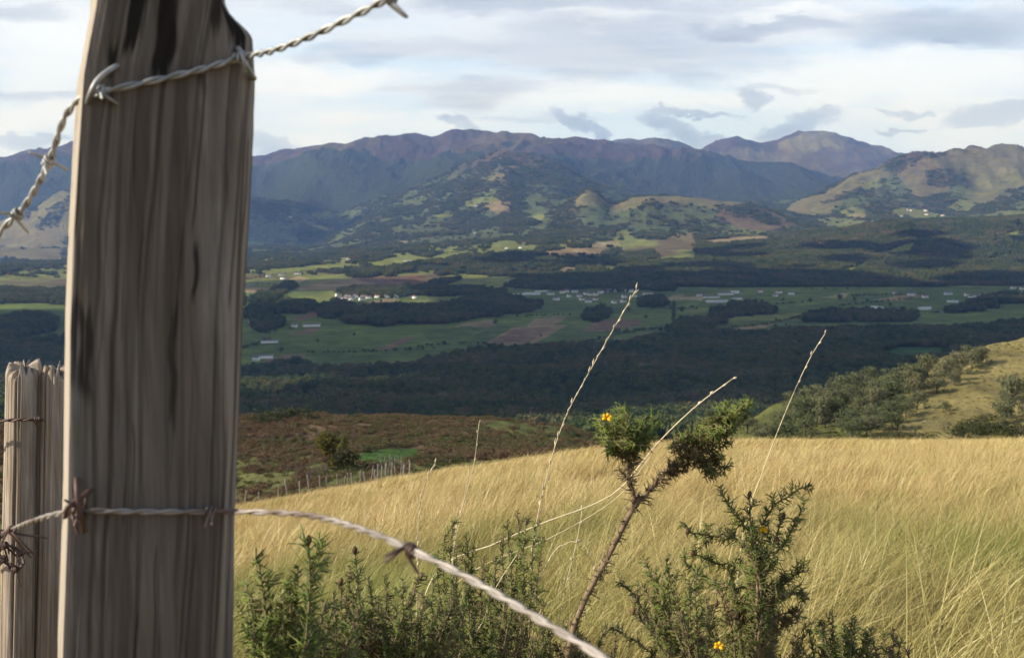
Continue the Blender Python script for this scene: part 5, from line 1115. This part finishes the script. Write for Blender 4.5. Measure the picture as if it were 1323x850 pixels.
        X = FL[0] + (cxm + w / 2) * ca - (cym + dep / 2) * sa; Yv = FL[1] + (cxm + w / 2) * sa + (cym + dep / 2) * ca
        V[r, :, 0], V[r, :, 1], V[r, :, 2] = X, Yv, zz + (0.004 * (fbm(ss * 60, np.full(K, 1.0), 6, 2) - 0.5) - 0.05 * 0 if py < 10 else 0)
        A[r], B[r] = np.where(ss > 2 * w + dep, tone * 0.5 - 0.5, tone - 0.30 * sstep(ss / w, 0.86, 0.95) * (ss < w + 0.03)), stn  # left side painted paler as if sunlit; paler band along the right arris
    n = len(pys); i = np.arange(n - 1)[:, None] * K; j = np.arange(K)[None]
    Q = np.stack([i + j, i + K + j, i + K + (j + 1) % K, i + (j + 1) % K], -1).reshape(-1, 4)
    # end grain: shrink rings to a slightly sunken centre
    c0 = V[0].mean(0); V2 = [V.reshape(-1, 3)]; Aa, Bb = [A.ravel()], [B.ravel()]; b0 = n * K; prev = 0
    for s_ in (0.9, 0.65, 0.3, 0.02):
        ring = c0 + (V[0] - c0) * s_ + np.array([0, 0, 0.004 * (1 - s_)])
        V2.append(ring); Aa.append(np.full(K, 0.6)); Bb.append(np.full(K, 0.1))
        Q = np.vstack([Q, np.stack([prev + j[0], prev + (j[0] + 1) % K, b0 + (j[0] + 1) % K, b0 + j[0]], -1)]); prev = b0; b0 += K
    VV = np.vstack(V2); root = np.array([VV[:, 0].mean(), VV[:, 1].mean(), VV[:, 2].min() + 0.45])
    e = empty('fence_post', root); VV = VV - root
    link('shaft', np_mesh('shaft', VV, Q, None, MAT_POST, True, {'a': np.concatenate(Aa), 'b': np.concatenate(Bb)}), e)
    tag(e, 'large weathered grey squared fence post with black stains and wire stapled to it', 'fence post')
    return e, root
POST, PROOT = big_post()
def front_y(px, py):
    """distance of the big post's front face at a pixel"""
    ca, sa = math.cos(math.radians(23)), math.sin(math.radians(23)); u, v = px_dir(px, py); ul = px_dir(np.interp(py, [0, 100, 300, 640, 850], [124, 105, 92, 84, 76]), py)[0]
    s = (u * 0.745 - ul * 0.745) / (ca - u * sa); return 0.745 + s * sa

def split_post():
    """the shorter sunlit post behind, cleft from top to bottom"""
    Y = 1.95; root = root_at(40, Y); e = empty('fence_post', root); R = np.array(root[:])
    for (x0, x1, ytop, seed, yo) in [(9, 53, 480, 1, 0.0), (54, 92, 484, 2, 0.012)]:
        rng = np.random.default_rng(seed); K = 150; pys = np.concatenate([np.linspace(ytop - 4, 870, 130), np.linspace(890, 1560, 20)]); V = np.zeros((len(pys), K, 3)); A = np.zeros((len(pys), K)); B = np.zeros((len(pys), K))
        cr_ = [(rng.uniform(0, 6.28), rng.uniform(0.03, 0.09), rng.uniform(0.002, 0.007), rng.uniform(0, 99)) for _ in range(10)]
        for r, py in enumerate(pys):
            ext = (py - ytop) * 0.022; a0, a1 = unp(x0 - ext, py, Y + yo), unp(x1 - ext * 0.7, py, Y + yo); rad = (a1.x - a0.x) / 2; c = (a0 + a1) / 2; z = unp(40, py, Y).z
            th = np.arange(K) * 2 * math.pi / K; q = rad * (1 + 0.10 * (fbm(np.cos(th) * 3 + 5, np.sin(th) * 3 + z * 0.8, seed, 3) - 0.5)) + 0.0016 * (fbm(th * 16, np.full(K, z * 3), seed + 4, 3) - 0.5) * 2
            tone = 0.5 * sstep(fbm(th * 9, np.full(K, z * 3), seed + 7, 3), 0.5, 0.72)
            for (t0, tw, td, ph) in cr_:
                dth = (th - t0 - 0.10 * (vnoise(z * 4 + ph, ph) - .5) + math.pi) % (2 * math.pi) - math.pi; G = np.exp(-(dth / tw) ** 2) * (0.3 + 0.7 * vnoise(z * 3 + ph, 3.0)); q = q - td * G; tone = np.maximum(tone, np.minimum(1, G * td / 0.005))
            t_ = max(0, 1 - (py - ytop + 4) / 10); q = q * (1 - 0.16 * t_ ** 2)
            V[r, :, 0] = c.x + q * np.cos(th); V[r, :, 1] = c.y + rad * 0.15 + q * 1.1 * np.sin(th); V[r, :, 2] = z + (0.026 * (fbm(np.cos(th) * 4 + 7, np.sin(th) * 4, seed + 2, 4) - 0.5) * 2 * max(0, 1 - (py - ytop + 4) / 18) if py < ytop + 14 else 0); A[r] = tone
        n = len(pys); i = np.arange(n - 1)[:, None] * K; j = np.arange(K)[None]; Q = np.stack([i + j, i + K + j, i + K + (j + 1) % K, i + (j + 1) % K], -1).reshape(-1, 4)
        c0 = V[0].mean(0); VV = [V.reshape(-1, 3)]; AA = [A.ravel()]; b0 = n * K; prev = 0
        for s_ in (0.8, 0.5, 0.05):
            VV.append(c0 + (V[0] - c0) * s_ + np.stack([np.zeros(K), np.zeros(K), 0.005 * (fbm(np.cos(th) * 5 + s_ * 3, np.sin(th) * 5, seed + 8, 2) - 0.3)], -1)); AA.append(np.full(K, 0.35)); Q = np.vstack([Q, np.stack([prev + j[0], prev + (j[0] + 1) % K, b0 + (j[0] + 1) % K, b0 + j[0]], -1)]); prev = b0; b0 += K
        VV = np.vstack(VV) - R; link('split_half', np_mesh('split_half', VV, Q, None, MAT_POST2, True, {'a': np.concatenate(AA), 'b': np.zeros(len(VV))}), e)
    tag(e, 'shorter sunlit fence post split lengthwise, standing behind the big grey post', 'fence post'); return e, R
POST2, P2ROOT = split_post()

# ------------------------------------------------------------------ barbed wire
def wire_mat(name, c0, c1, rust, metal):
    m, T = material(name); co = T.n('ShaderNodeTexCoord').outputs['Object']; n = T.noise(co, 55.0, 5, 0.65); n2 = T.noise(co, 16.0, 3, 0.5)
    c = T.mix(T.map(n, 0.35, 0.65), c0, c1); f = T.map(n2, 0.62 - 0.35 * rust, 0.75 - 0.25 * rust)
    c = T.mix(T.math('MULTIPLY', f, 0.85), c, (0.10, 0.056, 0.040)); b = principled(T, c, 0.5, spec=0.4); T._set(b.inputs['Metallic'], T.math('MULTIPLY', T.math('SUBTRACT', 1.0, f, clamp=True), metal))
    return m
MAT_WIRE1 = wire_mat('galvanised_wire', (0.26, 0.26, 0.25), (0.44, 0.44, 0.42), 0.05, 0.45); MAT_WIRE2 = wire_mat('rust_spotted_wire', (0.27, 0.235, 0.205), (0.40, 0.36, 0.32), 0.45, 0.4); MAT_WIRE3 = wire_mat('rusty_wire', (0.06, 0.045, 0.04), (0.12, 0.075, 0.055), 0.9, 0.2)
def wire(pts, rad, hel, pitch, mat, label, barbs=(), strands=2, cat='barbed wire'):
    C = spline([unp(*p) for p in pts], 900); seg = np.linalg.norm(np.diff(C, axis=0), axis=1); cum = np.concatenate([[0], np.cumsum(seg)]); n = int(cum[-1] / 0.0016); s = np.linspace(0, cum[-1], n)
    C = np.stack([np.interp(s, cum, C[:, k]) for k in range(3)], -1); T = np.gradient(C, axis=0); T /= np.linalg.norm(T, axis=1)[:, None]
    U = np.cross(T, [0, 0, 1.0]); U /= np.linalg.norm(U, axis=1)[:, None]; Wv = np.cross(U, T); root = C[n // 2]; e = empty('barbed_wire', root)
    ph0 = 2 * math.pi * (s / pitch + 0.25 * np.sin(s * 31))
    for q in range(strands):
        a = ph0 + q * 2 * math.pi / strands; mb = MB(); mb.tube(C + hel * (np.cos(a)[:, None] * U + np.sin(a)[:, None] * Wv) - root, rad, 7); link('strand', mb.mesh('strand', mat, True), e)
    dirpx = np.stack([CX + F * (C[:, 0]) / (C[:, 1] * CT - C[:, 2] * ST), CY - F * (C[:, 1] * ST + C[:, 2] * CT) / (C[:, 1] * CT - C[:, 2] * ST)], -1)
    for bi, (bx, by, bmat, prongs, L) in enumerate(barbs):
        i = int(np.argmin(((dirpx - [bx, by]) ** 2).sum(1))); i = min(max(i, 4), n - 5); rng = np.random.default_rng(bi + int(bx)); p, t, u, w = C[i] - root, T[i], U[i], Wv[i]; mb = MB()
        a = np.linspace(0, 2 * math.pi * 2.2, 34); mb.tube(p + (hel + rad * 1.7) * (np.cos(a)[:, None] * u + np.sin(a)[:, None] * w) + np.outer(np.linspace(-0.0036, 0.0036, 34), t), rad * 0.85, 6)
        for k in range(prongs):
            an = rng.uniform(0, 6.28) if k else rng.uniform(3.5, 5.2); d = math.cos(an) * u + math.sin(an) * w + t * rng.uniform(-.5, .5); st = p + (hel + rad) * (math.cos(an + 1.2) * u + math.sin(an + 1.2) * w) + t * rng.uniform(-.004, .004)
            mb.tube([st, st + d * L * 0.4, st + d * L * 0.9, st + d * L], [rad * 0.85, rad * 0.85, rad * 0.7, rad * 0.15], 6)
        link('barb', mb.mesh('barb', bmat, True), e)
    tag(e, label, cat); return e
fy = lambda x, y_: front_y(x, y_) - 0.004
wire([(-420, 700, 1.5), (-120, 440, 1.0), (0, 300, 0.83), (35, 262, 0.81), (64, 208, 0.79), (84, 152, 0.775), (106, 128, 0.757), (132, 119, fy(132, 119)), (200, 104, fy(200, 104)), (260, 90, fy(260, 90)), (312, 75, fy(312, 75) - .003), (352, 66, 0.755), (400, 48, 0.73), (455, 22, 0.70), (510, -6, 0.67), (640, -80, 0.60), (900, -260, 0.50)], 0.00135, 0.0013, 0.030, MAT_WIRE1, 'galvanised twisted barbed wire across the top of the big post',
     [(132, 119, MAT_WIRE1, 2, 0.012), (312, 75, MAT_WIRE1, 2, 0.010), (64, 208, MAT_WIRE1, 3, 0.014), (22, 277, MAT_WIRE1, 3, 0.014), (505, -3, MAT_WIRE1, 2, 0.014)])
wire([(-300, 790, 1.7), (-60, 702, 1.1), (0, 690, 0.95), (40, 674, 0.86), (78, 663, 0.775), (104, 660, fy(104, 660)), (200, 661, fy(200, 661)), (275, 661, fy(275, 661)), (312, 661, 0.775), (400, 666, 0.715), (470, 685, 0.655), (530, 710, 0.60), (600, 744, 0.565), (680, 790, 0.53), (790, 856, 0.49), (960, 960, 0.44), (1250, 1150, 0.37)], 0.00125, 0.0011, 0.042, MAT_WIRE2, 'pale rust-spotted barbed wire sagging from the big post over the gorse',
     [(96, 661, MAT_WIRE3, 4, 0.016), (104, 660, MAT_WIRE3, 4, 0.014), (272, 661, MAT_WIRE2, 3, 0.011), (531, 711, MAT_WIRE3, 3, 0.014), (18, 690, MAT_WIRE3, 4, 0.03), (4, 698, MAT_WIRE3, 4, 0.03)])
y2 = 1.905
wire([(-260, 556, 2.1), (-60, 546, y2), (8, 543, y2 - .01), (30, 542, y2 - .012), (56, 542, y2 - .005)], 0.0020, 0.0016, 0.045, MAT_WIRE3, 'thin dark rusty wire stapled near the top of the split post', [(49, 543, MAT_WIRE3, 2, 0.02)], cat='wire')
wire([(-120, 690, 1.9), (-20, 706, y2 - .05), (4, 722, y2 - .05), (18, 736, y2 - .05), (30, 728, y2 - .05), (24, 712, y2 - .04), (8, 704, y2 - .05), (-6, 716, y2 - .05)], 0.0021, 0.0018, 0.04, MAT_WIRE3, 'rusty tangle of old wire hanging on the split post', [(4, 722, MAT_WIRE3, 3, 0.03), (20, 736, MAT_WIRE3, 4, 0.03), (26, 715, MAT_WIRE3, 3, 0.025), (6, 705, MAT_WIRE3, 3, 0.03)], cat='wire')
def staple(pts, root, parent, rad=0.0019, mat=None):
    C = spline([unp(*p) for p in pts], 20); mb = MB(); mb.tube(C - np.array(root), rad, 7); link('staple', mb.mesh('staple', mat or MAT_WIRE1, True), parent)
f0 = front_y(150, 100)
staple([(160, 84, f0 + .012), (146, 88, f0 - .004), (126, 104, f0 - .012), (116, 124, f0 - .012), (112, 140, f0 + .006)], PROOT, POST)
f1 = front_y(318, 80)
staple([(306, 62, f1 + .008), (310, 66, f1 - .010), (318, 84, f1 - .012), (329, 102, f1 + .008)], PROOT, POST, 0.0017)
f2 = front_y(105, 650)
staple([(98, 610, f2 + .01), (99, 628, f2 - .008), (101, 652, f2 - .012), (107, 676, f2 - .008), (108, 690, f2 + .01)], PROOT, POST, 0.0018, MAT_WIRE3)
staple([(124, 628, f2 + .012), (108, 640, f2 - .006), (88, 654, f2 - .014), (84, 668, f2 - .01)], PROOT, POST, 0.0018, MAT_WIRE3)

# ------------------------------------------------------------------ haze
def haze():
    m, T = material('haze_air')
    v = T.n('ShaderNodeVolumePrincipled', {'Color': (0.26, 0.46, 1.0, 1), 'Density': 4.6e-5, 'Anisotropy': 0.1, 'Absorption Color': (0.72, 0.72, 0.72, 1)})
    v.inputs['Density Attribute'].default_value = ''; v.inputs['Temperature Attribute'].default_value = ''; v.inputs['Color Attribute'].default_value = ''
    T.n('ShaderNodeOutputMaterial', {'Volume': v.outputs[0]})
    m.cycles.homogeneous_volume = True
    mb = MB(); mb.box(-47000, 47000, -3000, 18500, -700, 1150)
    o = link('haze', mb.mesh('haze', m)); tag(o, 'pale blue haze filling the valley air', 'haze', kind='stuff')
haze()
